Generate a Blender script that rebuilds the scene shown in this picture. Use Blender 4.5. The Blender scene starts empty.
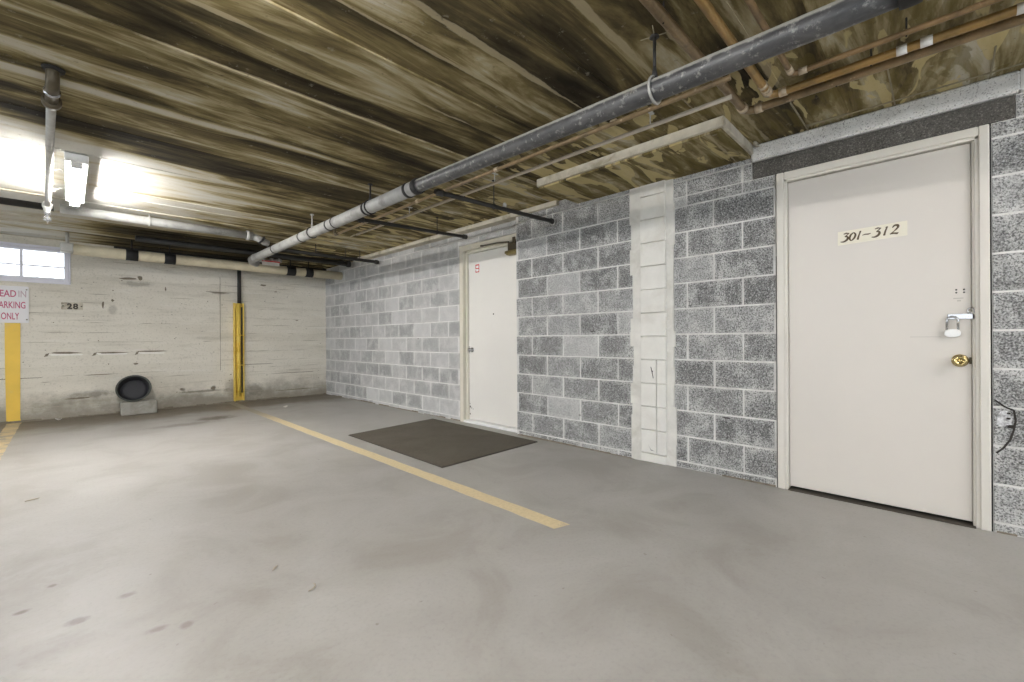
import bpy, math, random
from mathutils import Vector, Matrix
random.seed(7)
scene = bpy.context.scene
COL = scene.collection
PI = math.pi

# ------------------------------------------------------------------ dimensions (metres)
XL, XM, XR, YB, ZC = 3.49, 3.415, 3.445, 8.457, 2.40      # wall planes, back wall, ceiling
Z0, CRS = 0.052, 0.2032                                    # first bed joint, course height
GX0, GY0 = -7.0, -5.0                                      # far sides of the garage

# ------------------------------------------------------------------ mesh helper
class MB:
    def __init__(s):
        s.v, s.f, s.m, s.smooth, s.tone, s.uv, s.hw, s.hh = [], [], [], [], [], [], [], []
    def face(s, pts, m=0, smooth=False, tone=0.5, uv=None, hw=1.0, hh=1.0):
        b = len(s.v); s.v += [tuple(p) for p in pts]
        s.f.append(list(range(b, b + len(pts)))); s.m.append(m); s.smooth.append(smooth)
        s.tone.append(tone); s.uv.append(uv or [(0, 0)] * len(pts)); s.hw.append(hw); s.hh.append(hh)
    def idx(s, f, m=0, smooth=False, tone=0.5):
        s.f.append(list(f)); s.m.append(m); s.smooth.append(smooth); s.tone.append(tone)
        s.uv.append([(0, 0)] * len(f)); s.hw.append(1.0); s.hh.append(1.0)
    def box(s, a, b, m=0, bev=0.0, tone=0.5):
        x0, y0, z0 = [min(a[i], b[i]) for i in range(3)]
        x1, y1, z1 = [max(a[i], b[i]) for i in range(3)]
        e = min(bev, (x1-x0)*.49, (y1-y0)*.49, (z1-z0)*.49)
        if e <= 0:
            i = len(s.v)
            s.v += [(x0,y0,z0),(x1,y0,z0),(x1,y1,z0),(x0,y1,z0),(x0,y0,z1),(x1,y0,z1),(x1,y1,z1),(x0,y1,z1)]
            for q in ((0,3,2,1),(4,5,6,7),(0,1,5,4),(1,2,6,5),(2,3,7,6),(3,0,4,7)):
                s.idx([i+k for k in q], m, tone=tone)
            return
        # chamfered box
        i = len(s.v); idm = {}
        for sx in (0,1):
            for sy in (0,1):
                for sz in (0,1):
                    c = ((x0,x1)[sx], (y0,y1)[sy], (z0,z1)[sz]); d = (e if sx==0 else -e, e if sy==0 else -e, e if sz==0 else -e)
                    for ax in range(3):
                        p = [c[k] + (d[k] if k != ax else 0) for k in range(3)]
                        idm[(sx,sy,sz,ax)] = len(s.v); s.v.append(tuple(p))
        g = lambda a,b_,c,ax: idm[(a,b_,c,ax)]
        for sx in (0,1):
            q = [g(sx,0,0,0),g(sx,1,0,0),g(sx,1,1,0),g(sx,0,1,0)]; s.idx(q if sx else q[::-1], m, tone=tone)
        for sy in (0,1):
            q = [g(0,sy,0,1),g(0,sy,1,1),g(1,sy,1,1),g(1,sy,0,1)]; s.idx(q if sy else q[::-1], m, tone=tone)
        for sz in (0,1):
            q = [g(0,0,sz,2),g(1,0,sz,2),g(1,1,sz,2),g(0,1,sz,2)]; s.idx(q if sz else q[::-1], m, tone=tone)
        for sx in (0,1):
            for sy in (0,1):
                q = [g(sx,sy,0,0),g(sx,sy,1,0),g(sx,sy,1,1),g(sx,sy,0,1)]; s.idx(q if sx==sy else q[::-1], m, tone=tone)
        for sx in (0,1):
            for sz in (0,1):
                q = [g(sx,0,sz,0),g(sx,0,sz,2),g(sx,1,sz,2),g(sx,1,sz,0)]; s.idx(q if sx==sz else q[::-1], m, tone=tone)
        for sy in (0,1):
            for sz in (0,1):
                q = [g(0,sy,sz,1),g(1,sy,sz,1),g(1,sy,sz,2),g(0,sy,sz,2)]; s.idx(q if sy==sz else q[::-1], m, tone=tone)
        for sx in (0,1):
            for sy in (0,1):
                for sz in (0,1):
                    q = [g(sx,sy,sz,0),g(sx,sy,sz,1),g(sx,sy,sz,2)]
                    s.idx(q if (sx+sy+sz) % 2 == 1 else q[::-1], m, tone=tone)
    def sweep(s, path, r, m=0, seg=20, caps=True, radii=None):
        P = [Vector(p) for p in path]; n = len(P); base = len(s.v)
        t = (P[1]-P[0]).normalized()
        up = Vector((0,0,1)) if abs(t.z) < .9 else Vector((1,0,0))
        nx = t.cross(up).normalized()
        for i in range(n):
            tt = ((P[min(i+1,n-1)]-P[max(i-1,0)])).normalized()
            nx = (nx - tt*nx.dot(tt)).normalized(); ny = tt.cross(nx)
            rr = radii[i] if radii else r
            for k in range(seg):
                a = 2*PI*k/seg
                s.v.append(tuple(P[i] + nx*(rr*math.cos(a)) + ny*(rr*math.sin(a))))
        for i in range(n-1):
            for k in range(seg):
                a = base+i*seg+k; b = base+i*seg+(k+1) % seg
                s.idx([a,b,b+seg,a+seg], m, True)
        if caps:
            s.idx([base+k for k in range(seg)][::-1], m); s.idx([base+(n-1)*seg+k for k in range(seg)], m)
    def lathe(s, prof, origin, axis, m=0, seg=32, closed=False):
        # prof: list of (radius, height along axis)
        o = Vector(origin); ax = Vector(axis).normalized()
        u = ax.orthogonal().normalized(); w = ax.cross(u); base = len(s.v); n = len(prof)
        for r, h in prof:
            for k in range(seg):
                a = 2*PI*k/seg
                s.v.append(tuple(o + ax*h + (u*math.cos(a)+w*math.sin(a))*max(r, 1e-5)))
        for i in range(n-1):
            for k in range(seg):
                a = base+i*seg+k; b = base+i*seg+(k+1) % seg
                s.idx([a,b,b+seg,a+seg], m, True)
    def prism(s, pts2, f0, f1, m=0):
        # pts2 polygon; f0/f1 map (u,v) to the two faces
        a = [f0(*p) for p in pts2]; b = [f1(*p) for p in pts2]; n = len(pts2); i = len(s.v)
        s.v += [tuple(p) for p in a+b]
        s.idx(list(range(i, i+n)), m); s.idx(list(range(i+n, i+2*n))[::-1], m)
        for k in range(n):
            s.idx([i+k, i+n+k, i+n+(k+1) % n, i+(k+1) % n], m)
    def build(s, name, mats, parent=None, attrs=False, fix=True):
        me = bpy.data.meshes.new(name); me.from_pydata(s.v, [], s.f)
        for mm in (mats if isinstance(mats, (list, tuple)) else [mats]): me.materials.append(mm)
        me.polygons.foreach_set('material_index', s.m); me.polygons.foreach_set('use_smooth', s.smooth)
        if attrs:
            for nm, dat in (('tone', s.tone), ('hw', s.hw), ('hh', s.hh)):
                a = me.attributes.new(nm, 'FLOAT', 'FACE'); a.data.foreach_set('value', dat)
            uvl = me.uv_layers.new(name='local')
            flat = []
            for f in s.uv:
                for c in f: flat += [c[0], c[1]]
            uvl.data.foreach_set('uv', flat)
        me.update()
        if fix:
            import bmesh
            bm = bmesh.new(); bm.from_mesh(me); bmesh.ops.recalc_face_normals(bm, faces=bm.faces); bm.to_mesh(me); bm.free()
        o = bpy.data.objects.new(name, me); COL.objects.link(o)
        if parent:
            o.parent = parent; o.matrix_parent_inverse = Matrix.Translation(parent.location).inverted()
        return o

def tag(o, label, cat, group=None, kind=None):
    o['label'] = label; o['category'] = cat
    if group: o['group'] = group
    if kind: o['kind'] = kind
    return o
def empty(name, loc):
    o = bpy.data.objects.new(name, None); COL.objects.link(o); o.location = loc; o.empty_display_size = .1
    return o
def arc(c, a, b, n=7):
    """quarter bend from point a to point b with corner c"""
    a, b, c = Vector(a), Vector(b), Vector(c); out = []
    for i in range(n+1):
        th = PI/2*i/n
        out.append(c + (a-c)*(1-math.sin(th)) + (b-c)*(1-math.cos(th)))
    return out

# ------------------------------------------------------------------ materials
def newmat(name):
    m = bpy.data.materials.new(name); m.use_nodes = True
    nt = m.node_tree; b = nt.nodes['Principled BSDF']
    return m, nt, b
def N(nt, t, **kw):
    n = nt.nodes.new(t)
    for k, v in kw.items():
        if k.startswith('i_'):
            key = k[2:]; key = int(key) if key.isdigit() else key.replace('_', ' ')
            n.inputs[key].default_value = v
        else: setattr(n, k, v)
    return n
def ramp(nt, src, stops, interp='LINEAR'):
    r = nt.nodes.new('ShaderNodeValToRGB'); cr = r.color_ramp; cr.interpolation = interp
    while len(cr.elements) < len(stops): cr.elements.new(.5)
    for e, (p, c) in zip(cr.elements, stops):
        e.position = p; e.color = (c, c, c, 1) if isinstance(c, (int, float)) else (*c, 1)
    nt.links.new(src, r.inputs[0]); return r.outputs[0]
def noise(nt, vec, scale, detail=4, rough=.55, dist=0.0):
    n = N(nt, 'ShaderNodeTexNoise', i_Scale=scale, i_Detail=detail, i_Roughness=rough, i_Distortion=dist)
    nt.links.new(vec, n.inputs['Vector']); return n.outputs['Fac']
def mapping(nt, vec, scale=(1,1,1), loc=(0,0,0)):
    n = N(nt, 'ShaderNodeMapping', i_Scale=scale, i_Location=loc); nt.links.new(vec, n.inputs['Vector']); return n.outputs[0]
def mix(nt, fac, a, b, mode='MIX'):
    n = N(nt, 'ShaderNodeMix', data_type='RGBA', blend_type=mode)
    for sck, val in ((n.inputs[0], fac), (n.inputs[6], a), (n.inputs[7], b)):
        if isinstance(val, bpy.types.NodeSocket): nt.links.new(val, sck)
        elif isinstance(val, (int, float)): sck.default_value = val
        else: sck.default_value = (*val, 1)
    return n.outputs[2]
def mth(nt, op, a, b=0.0, c=0.0, clamp=False):
    n = N(nt, 'ShaderNodeMath', operation=op, use_clamp=clamp)
    for sck, val in zip(n.inputs, (a, b, c)):
        if isinstance(val, bpy.types.NodeSocket): nt.links.new(val, sck)
        else: sck.default_value = val
    return n.outputs[0]
def sep(nt, vec):
    n = N(nt, 'ShaderNodeSeparateXYZ'); nt.links.new(vec, n.inputs[0]); return n.outputs
def bump(nt, b, h, dist=.005, strength=.6):
    n = N(nt, 'ShaderNodeBump', i_Strength=strength, i_Distance=dist)
    nt.links.new(h, n.inputs['Height']); nt.links.new(n.outputs[0], b.inputs['Normal'])
def pos(nt):
    return N(nt, 'ShaderNodeNewGeometry').outputs['Position']
def sstep(nt, x, a, b):
    n = N(nt, 'ShaderNodeMapRange', interpolation_type='SMOOTHSTEP'); n.inputs[1].default_value = a; n.inputs[2].default_value = b
    if isinstance(x, bpy.types.NodeSocket): nt.links.new(x, n.inputs[0])
    return n.outputs[0]

def simple(name, col, rough=.5, metal=0.0, var=.12, vscale=6.0, dirt=None, dscale=3.0, bmp=0.0, coords='Object'):
    m, nt, b = newmat(name)
    co = N(nt, 'ShaderNodeTexCoord').outputs['Object']
    n1 = noise(nt, co, vscale, 5, .6)
    c = mix(nt, ramp(nt, n1, [(.3, 0), (.7, 1)]), tuple(x*(1-var) for x in col), tuple(min(1, x*(1+var)) for x in col))
    if dirt:
        n2 = noise(nt, co, dscale, 6, .65, .4)
        c = mix(nt, ramp(nt, n2, [(.5, 0), (.66, 1)]), c, dirt)
    nt.links.new(c, b.inputs['Base Color']); b.inputs['Roughness'].default_value = rough; b.inputs['Metallic'].default_value = metal
    if bmp: bump(nt, b, noise(nt, co, vscale*8, 3), bmp, .5)
    return m

def mat_floor():
    m, nt, b = newmat('floor_concrete'); P = pos(nt)
    big = noise(nt, P, .45, 4, .55, .3); mid = noise(nt, P, 1.9, 6, .62, .6); fine = noise(nt, P, 60, 3, .6)
    c = mix(nt, ramp(nt, big, [(.3, 0), (.7, 1)]), (.305, .290, .265), (.375, .362, .340))
    c = mix(nt, ramp(nt, mid, [(.42, 0), (.70, .8)]), c, (.43, .42, .40))
    c = mix(nt, ramp(nt, mid, [(.26, .6), (.46, 0)]), c, (.255, .236, .205))
    c = mix(nt, ramp(nt, fine, [(.2, .25), (.5, 0)]), c, (.19, .18, .165))
    x, y, z = sep(nt, P)
    # dirt swept up along the back wall
    wob = mth(nt, 'MULTIPLY', noise(nt, P, 1.3, 5, .65), 1.6)
    d = sstep(nt, mth(nt, 'ADD', y, wob), 7.9, 8.7)
    c = mix(nt, mth(nt, 'MULTIPLY', d, .85), c, (.135, .105, .068))
    # oil spots
    for (sx, sy, rx, ry, k) in ((1.38, 6.95, .30, .22, .9), (1.0, 6.7, .45, .16, .5), (.02, 2.29, .05, .035, .75), (-.13, 2.52, .035, .025, .7), (.16, 2.38, .04, .03, .5), (.22, 2.02, .05, .03, .5), (.30, 1.97, .03, .03, .5), (-.05, 2.7, .02, .02, .7), (-1.2, 3.3, .3, .2, .4), (-.1, 2.15, .2, .12, .2), (2.6, 1.2, .2, .13, .14)):
        dx = mth(nt, 'DIVIDE', mth(nt, 'SUBTRACT', x, sx), rx); dy = mth(nt, 'DIVIDE', mth(nt, 'SUBTRACT', y, sy), ry)
        r2 = mth(nt, 'SQRT', mth(nt, 'ADD', mth(nt, 'MULTIPLY', dx, dx), mth(nt, 'MULTIPLY', dy, dy)))
        r2 = mth(nt, 'ADD', r2, mth(nt, 'MULTIPLY', mth(nt, 'SUBTRACT', noise(nt, P, 9, 5, .7), .5), 1.6))
        sm = sstep(nt, r2, 1.0, .25)
        c = mix(nt, mth(nt, 'MULTIPLY', sm, k), c, (.10, .075, .05))
    # worn pale scaling of the slab where the cars turn in
    w = mth(nt, 'MULTIPLY', sstep(nt, noise(nt, P, 3.2, 7, .68, .8), .47, .6), mth(nt, 'MULTIPLY', sstep(nt, x, .55, -.2), sstep(nt, y, 3.9, 2.9)))
    c = mix(nt, mth(nt, 'MULTIPLY', w, .3), c, (.43, .425, .43))
    sp = noise(nt, P, 26, 2, .5); c = mix(nt, ramp(nt, sp, [(.73, 0), (.78, .6)]), c, (.2, .18, .15))
    nt.links.new(c, b.inputs['Base Color'])
    nt.links.new(ramp(nt, mid, [(.3, .42), (.7, .58)]), b.inputs['Roughness'])
    bump(nt, b, mix(nt, .3, mid, fine), .004, .25)
    return m

def mat_ceiling(name='ceiling_concrete', panel=False):
    m, nt, b = newmat(name); P = pos(nt); x, y, z = sep(nt, P)
    at = N(nt, 'ShaderNodeAttribute', attribute_name='tone').outputs['Fac']
    warp = mth(nt, 'MULTIPLY', mth(nt, 'SUBTRACT', noise(nt, mapping(nt, P, (.55, 1.6, 1)), 1.4, 5, .6), .5), .34)
    yy = mth(nt, 'ADD', y, warp)
    cv = N(nt, 'ShaderNodeCombineXYZ'); nt.links.new(mth(nt, 'MULTIPLY', x, .55), cv.inputs[0]); nt.links.new(mth(nt, 'MULTIPLY', y, 3.4), cv.inputs[1])
    s1 = noise(nt, cv.outputs[0], 1.5, 7, .64, .7)
    cv2 = N(nt, 'ShaderNodeCombineXYZ'); nt.links.new(mth(nt, 'MULTIPLY', x, 1.1), cv2.inputs[0]); nt.links.new(mth(nt, 'MULTIPLY', y, 10), cv2.inputs[1])
    s2 = noise(nt, cv2.outputs[0], 1.3, 7, .68, .35)
    big = noise(nt, P, 1.1, 4, .55, .6)
    fac = mth(nt, 'ADD', mth(nt, 'ADD', mth(nt, 'MULTIPLY', s1, 1.15), mth(nt, 'MULTIPLY', s2, .28)), mth(nt, 'MULTIPLY', mth(nt, 'SUBTRACT', at, .5), .20))
    fac = mth(nt, 'ADD', fac, mth(nt, 'MULTIPLY_ADD', big, .45, -.43))
    # a band of soot, a limy line beside it, and painted lamp and window glow
    ctr = mth(nt, 'SUBTRACT', yy, mth(nt, 'MULTIPLY_ADD', x, .28, 3.76))
    left = sstep(nt, x, 2.2, .9)
    soot = mth(nt, 'MULTIPLY', sstep(nt, mth(nt, 'ABSOLUTE', ctr), .33, .06), left)
    lit_zone = mth(nt, 'MULTIPLY', mth(nt, 'MULTIPLY', sstep(nt, ctr, .22, .55), sstep(nt, mth(nt, 'MULTIPLY_ADD', warp, 2.0, x), 2.1, -.1)), mth(nt, 'MAXIMUM', sstep(nt, y, 7.2, 6.4), mth(nt, 'MULTIPLY', sstep(nt, x, .5, -.1), .8)))
    line_ = mth(nt, 'MULTIPLY', sstep(nt, mth(nt, 'ABSOLUTE', mth(nt, 'SUBTRACT', mth(nt, 'MULTIPLY_ADD', warp, .25, y), 3.29)), .075, .02), left)
    far = mth(nt, 'MULTIPLY', sstep(nt, yy, 6.5, 7.1), sstep(nt, x, .1, 1.0))
    fac = mth(nt, 'ADD', fac, mth(nt, 'MULTIPLY', soot, -.19))
    fac = mth(nt, 'ADD', fac, mth(nt, 'MULTIPLY', lit_zone, .36))
    fac = mth(nt, 'ADD', fac, mth(nt, 'MULTIPLY', line_, .26))
    fac = mth(nt, 'ADD', fac, mth(nt, 'MULTIPLY', far, -.16))
    c = ramp(nt, fac, [(.20, (.02, .016, .01)), (.32, (.045, .036, .02)), (.42, (.085, .067, .034)), (.53, (.20, .158, .072)), (.62, (.36, .305, .18)), (.72, (.50, .46, .36)), (.90, (.56, .55, .505))])
    for k, fy in enumerate((.62, .86, 1.06, 1.52, 1.73, 2.14, 2.55, 2.98)):      # ragged limy mortar along some board joints
        cj = N(nt, 'ShaderNodeCombineXYZ'); nt.links.new(mth(nt, 'MULTIPLY_ADD', x, 1.0, 7.3*k), cj.inputs[0]); nt.links.new(mth(nt, 'MULTIPLY', y, 2.5), cj.inputs[1])
        nj = noise(nt, cj.outputs[0], 2.2, 6, .68)
        dj = mth(nt, 'ABSOLUTE', mth(nt, 'ADD', mth(nt, 'SUBTRACT', y, fy), mth(nt, 'MULTIPLY', mth(nt, 'SUBTRACT', nj, .5), .07)))
        wj = mth(nt, 'MULTIPLY', ramp(nt, noise(nt, cj.outputs[0], .9, 4, .6), [(.40, 0), (.62, 1)]), .022)
        mj = mth(nt, 'MULTIPLY', sstep(nt, mth(nt, 'SUBTRACT', dj, wj), .004, -.004), .75)
        c = mix(nt, mj, c, (.42, .36, .24))
    if True:
        # hard-edged form-oil patches on the panels over the doors
        pv = noise(nt, mapping(nt, P, (1.3, 4.2, 1), (3, 1, 0)), 1.7, 3, .45, 1.2)
        pm = mth(nt, 'MULTIPLY', sstep(nt, pv, .55, .575), sstep(nt, x, 2.15, 2.6))
        c = mix(nt, mth(nt, 'MULTIPLY', pm, .8), c, (.56, .465, .24))
        pm2 = mth(nt, 'MULTIPLY', sstep(nt, pv, .44, .40), sstep(nt, x, 2.15, 2.6))
        c = mix(nt, mth(nt, 'MULTIPLY', pm2, .55), c, (.14, .11, .035))
    sp = noise(nt, P, 34, 3, .6)
    c = mix(nt, ramp(nt, sp, [(.2, .6), (.36, 0)]), c, (.03, .025, .018))
    c = mix(nt, ramp(nt, noise(nt, P, 19, 4, .7), [(.64, 0), (.72, .35)]), c, (.42, .39, .31))
    nt.links.new(c, b.inputs['Base Color']); b.inputs['Roughness'].default_value = .85; b.inputs['Specular IOR Level'].default_value = .12
    bump(nt, b, mix(nt, .5, s2, sp), .008, .5)
    return m

def mat_block():
    m, nt, b = newmat('concrete_block'); P = pos(nt)
    tone = N(nt, 'ShaderNodeAttribute', attribute_name='tone').outputs['Fac']
    uv = N(nt, 'ShaderNodeUVMap', uv_map='local').outputs[0]; u, v, _ = sep(nt, uv)
    hw = N(nt, 'ShaderNodeAttribute', attribute_name='hw').outputs['Fac']; hh = N(nt, 'ShaderNodeAttribute', attribute_name='hh').outputs['Fac']
    e = mth(nt, 'MINIMUM', mth(nt, 'SUBTRACT', hw, mth(nt, 'ABSOLUTE', u)), mth(nt, 'SUBTRACT', hh, mth(nt, 'ABSOLUTE', v)))
    c = ramp(nt, tone, [(0, (.155, .153, .15)), (.5, (.30, .298, .292)), (1, (.54, .538, .53))])
    blot = noise(nt, P, 5.5, 5, .62, .3)
    c = mix(nt, mth(nt, 'MULTIPLY', ramp(nt, tone, [(.5, 1.0), (.75, .3)]), ramp(nt, blot, [(.34, .5), (.52, 0)])), c, (.20, .198, .193))
    c = mix(nt, ramp(nt, blot, [(.5, 0), (.66, .7)]), c, (.60, .595, .58))
    # mortar smear along the block edges
    sm = mth(nt, 'ADD', e, mth(nt, 'MULTIPLY', mth(nt, 'SUBTRACT', noise(nt, P, 9, 4, .7), .5), .12))
    c = mix(nt, mth(nt, 'MULTIPLY', sstep(nt, sm, .040, -.015), .55), c, (.62, .615, .595))
    g1 = noise(nt, P, 115, 2, .55); g2 = noise(nt, P, 230, 2, .5)
    att = mth(nt, 'MULTIPLY', ramp(nt, tone, [(.55, 1.0), (.9, .4)]), mth(nt, 'MULTIPLY_ADD', sstep(nt, sep(nt, P)[1], 4.32, 4.34), -.7, 1.0))
    c = mix(nt, mth(nt, 'MULTIPLY', att, ramp(nt, g1, [(.39, .8), (.49, 0)])), c, (.06, .06, .06))
    c = mix(nt, ramp(nt, g1, [(.55, 0), (.68, .6)]), c, (.66, .66, .66))
    c = mix(nt, mth(nt, 'MULTIPLY', att, ramp(nt, g2, [(.3, .5), (.45, 0)])), c, (.06, .06, .06))
    nt.links.new(c, b.inputs['Base Color']); b.inputs['Roughness'].default_value = .9
    bump(nt, b, g1, .004, .8)
    return m

def mat_back():
    m, nt, b = newmat('board_formed_wall'); P = pos(nt); x, y, z = sep(nt, P)
    at = N(nt, 'ShaderNodeAttribute', attribute_name='tone').outputs['Fac']
    big = noise(nt, mapping(nt, P, (.5, 1, 1.5)), 1.3, 5, .6, .3); st = noise(nt, mapping(nt, P, (.7, 1, 7)), 1.8, 6, .62, .4)
    c = mix(nt, ramp(nt, big, [(.3, 0), (.7, 1)]), (.60, .56, .475), (.74, .70, .615))
    c = mix(nt, mth(nt, 'MULTIPLY', at, .35), c, (.78, .74, .66))
    c = mix(nt, ramp(nt, st, [(.25, .6), (.46, 0)]), c, (.42, .385, .31))
    c = mix(nt, ramp(nt, st, [(.58, 0), (.78, .6)]), c, (.80, .78, .73))
    pit = noise(nt, mapping(nt, P, (1, 1, 1.4)), 22, 4, .6)
    c = mix(nt, ramp(nt, pit, [(.25, .85), (.33, 0)]), c, (.16, .14, .105))
    c = mix(nt, ramp(nt, noise(nt, P, 45, 3, .6), [(.3, .3), (.45, 0)]), c, (.25, .23, .18))
    # splashed dirt close to the floor
    dz = mth(nt, 'ADD', z, mth(nt, 'MULTIPLY', mth(nt, 'SUBTRACT', noise(nt, mapping(nt, P, (.8, 1, 1)), 2.6, 6, .68), .5), .9))
    c = mix(nt, mth(nt, 'MULTIPLY', sstep(nt, dz, .42, .0), .85), c, (.22, .195, .15))
    for (sx, sz, rx, rz, k) in ((1.66, .27, .05, .05, .9), (1.25, .28, .05, .035, .7), (.25, .30, .3, .06, .5), (1.5, .23, .4, .025, .6), (2.25, .2, .18, .16, .55), (1.95, .25, .18, .2, .5), (.7, 1.88, .25, .05, .45), (1.76, 1.82, .2, .025, .6), (.45, 1.5, .06, .12, .3)):
        dx = mth(nt, 'DIVIDE', mth(nt, 'SUBTRACT', x, sx), rx); dy = mth(nt, 'DIVIDE', mth(nt, 'SUBTRACT', z, sz), rz)
        r2 = mth(nt, 'SQRT', mth(nt, 'ADD', mth(nt, 'MULTIPLY', dx, dx), mth(nt, 'MULTIPLY', dy, dy)))
        r2 = mth(nt, 'ADD', r2, mth(nt, 'MULTIPLY', mth(nt, 'SUBTRACT', noise(nt, P, 14, 4, .7), .5), 1.4))
        c = mix(nt, mth(nt, 'MULTIPLY', sstep(nt, r2, 1.0, .3), k), c, (.10, .085, .06))
    nt.links.new(c, b.inputs['Base Color']); b.inputs['Roughness'].default_value = .85
    bump(nt, b, mix(nt, .5, st, pit), .01, .5)
    return m

def mat_paint_line(name, col, under, wear_y=None, amount=.56):
    m, nt, b = newmat(name); P = pos(nt); x, y, z = sep(nt, P)
    n1 = noise(nt, P, 7, 6, .7, .5); n2 = noise(nt, P, 45, 3, .6)
    w = ramp(nt, n1, [(amount, 0), (amount+.14, .75)])
    c = mix(nt, ramp(nt, n2, [(.35, 0), (.65, 1)]), tuple(q*.93 for q in col), tuple(min(1, q*1.06) for q in col))
    c = mix(nt, w, c, under)
    if wear_y:
        c = mix(nt, mth(nt, 'MULTIPLY', sstep(nt, y, *wear_y), .9), c, (.27, .25, .21))
    nt.links.new(c, b.inputs['Base Color']); b.inputs['Roughness'].default_value = .6
    return m

def mat_iron_pale_top():
    m, nt, b = newmat('black_iron_pale_top'); P = pos(nt)
    nz = sep(nt, N(nt, 'ShaderNodeNewGeometry').outputs['Normal'])[2]
    n1 = noise(nt, mapping(nt, P, (3, 1, 3)), 6, 6, .68, .4); n2 = noise(nt, P, 28, 4, .7)
    c = mix(nt, ramp(nt, n1, [(.3, 0), (.72, 1)]), (.028, .028, .031), (.105, .103, .104))
    c = mix(nt, ramp(nt, n2, [(.56, 0), (.68, .8)]), c, (.30, .295, .28))
    top_pale = sstep(nt, mth(nt, 'ADD', nz, mth(nt, 'MULTIPLY', mth(nt, 'SUBTRACT', n2, .5), .35)), .22, .48)  # paler on the upward-facing side of the pipe
    c = mix(nt, mth(nt, 'MULTIPLY', top_pale, .85), c, (.42, .405, .37))
    nt.links.new(c, b.inputs['Base Color']); b.inputs['Roughness'].default_value = .45
    bump(nt, b, n2, .002, .3)
    return m

def mat_mat():
    m, nt, b = newmat('mat_pile'); P = pos(nt)
    n1 = noise(nt, P, 160, 2, .6); n2 = noise(nt, P, 3, 4, .6)
    c = mix(nt, ramp(nt, n2, [(.3, 0), (.7, 1)]), (.058, .048, .034), (.092, .078, .057))
    c = mix(nt, ramp(nt, n1, [(.45, 0), (.7, .6)]), c, (.135, .118, .09))
    nt.links.new(c, b.inputs['Base Color']); b.inputs['Roughness'].default_value = .95
    bump(nt, b, n1, .004, .9); return m

def mat_copper(name, base, dark):
    m, nt, b = newmat(name); P = pos(nt)
    n1 = noise(nt, mapping(nt, P, (1, 1, 1)), 7, 5, .65, .3)
    c = mix(nt, ramp(nt, n1, [(.32, 0), (.62, 1)]), dark, base)
    c = mix(nt, ramp(nt, noise(nt, P, 30, 3, .6), [(.66, 0), (.74, .6)]), c, (.55, .42, .30))
    nt.links.new(c, b.inputs['Base Color']); b.inputs['Roughness'].default_value = .38; b.inputs['Metallic'].default_value = .25
    return m

def mat_emit(name, col, s):
    m, nt, b = newmat(name); b.inputs['Base Color'].default_value = (.9, .9, .9, 1)
    b.inputs['Emission Color'].default_value = (*col, 1); b.inputs['Emission Strength'].default_value = s
    return m

M_floor, M_ceil, M_block, M_back = mat_floor(), mat_ceiling(), mat_block(), mat_back()
M_mortar = simple('mortar', (.70, .69, .67), .9, 0, .10, 9, (.55, .54, .52), 5)
M_smear = simple('mortar_parging', (.70, .685, .64), .9, 0, .10, 7, (.60, .58, .53), 4, .003)
M_whiteblock = simple('white_painted_block', (.76, .745, .70), .7, 0, .05, 8, (.68, .655, .60), 3, .003)
def mat_speck(name, base, pale, dark, k):
    m, nt, b = newmat(name); P = pos(nt); g1 = noise(nt, P, 125, 2, .55)
    c = mix(nt, ramp(nt, g1, [(.56, 0), (.68, k)]), base, pale); c = mix(nt, ramp(nt, g1, [(.33, .8), (.43, 0)]), c, dark)
    c = mix(nt, ramp(nt, noise(nt, P, 4, 4, .6), [(.4, .3), (.65, 0)]), c, dark)
    nt.links.new(c, b.inputs['Base Color']); b.inputs['Roughness'].default_value = .9; bump(nt, b, g1, .004, .8); return m
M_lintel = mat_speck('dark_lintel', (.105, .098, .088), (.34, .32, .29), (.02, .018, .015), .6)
M_topcourse = mat_speck('pale_top_course', (.82, .815, .80), (.86, .855, .84), (.20, .195, .19), .6)
M_crack = simple('dark_crack', (.035, .03, .026), .95)
M_chip = simple('chipped_concrete', (.20, .17, .125), .95, 0, .3, 20)
M_rubble = simple('broken_block_core', (.55, .55, .56), .95, 0, .6, 60)
M_pale = simple('pale_concrete_edge', (.58, .54, .45), .85, 0, .15, 8, (.36, .32, .24), 4, .004)
M_fin = simple('mortar_fin', (.27, .235, .155), .9, 0, .2, 8)
M_door = simple('door_paint', (.70, .655, .60), .42, 0, .015, 1.5)
M_frame = simple('frame_paint', (.70, .665, .60), .45, 0, .03, 3)
M_door_w = simple('white_door_paint', (.78, .755, .71), .38, 0, .02, 2)
M_frame_w = simple('cream_frame_paint', (.70, .66, .56), .45, 0, .05, 5)
M_black = simple('black_gap', (.02, .018, .015), .9)
M_grey_pipe = simple('grey_painted_iron', (.33, .325, .31), .5, 0, .15, 8, (.21, .205, .19), 6)
M_iron_pale_top = mat_iron_pale_top()
M_rubber = simple('black_rubber', (.025, .024, .024), .6)
M_blackpipe = simple('black_sprinkler_pipe', (.022, .020, .018), .6, 0, .3, 12)
M_copper = mat_copper('old_copper', (.29, .18, .08), (.12, .078, .036))
M_copper_b = mat_copper('brown_copper', (.27, .185, .095), (.12, .085, .045))
M_copper_o = mat_copper('bright_copper', (.37, .22, .07), (.20, .13, .045))
M_solder = simple('soldered_joint', (.52, .42, .30), .45, .3, .3, 30)
M_tape = simple('white_tape', (.78, .76, .72), .7)
M_conduit = simple('pale_conduit', (.52, .46, .38), .5, .1, .12, 8)
M_insul = simple('pipe_insulation', (.60, .53, .38), .8, 0, .10, 5, (.48, .41, .28), 3)
M_galv = simple('galvanised_pipe', (.50, .49, .46), .45, .2, .15, 10, (.33, .32, .30), 5)
M_steel = simple('bright_steel', (.50, .50, .51), .25, .9, .05, 10)
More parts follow.
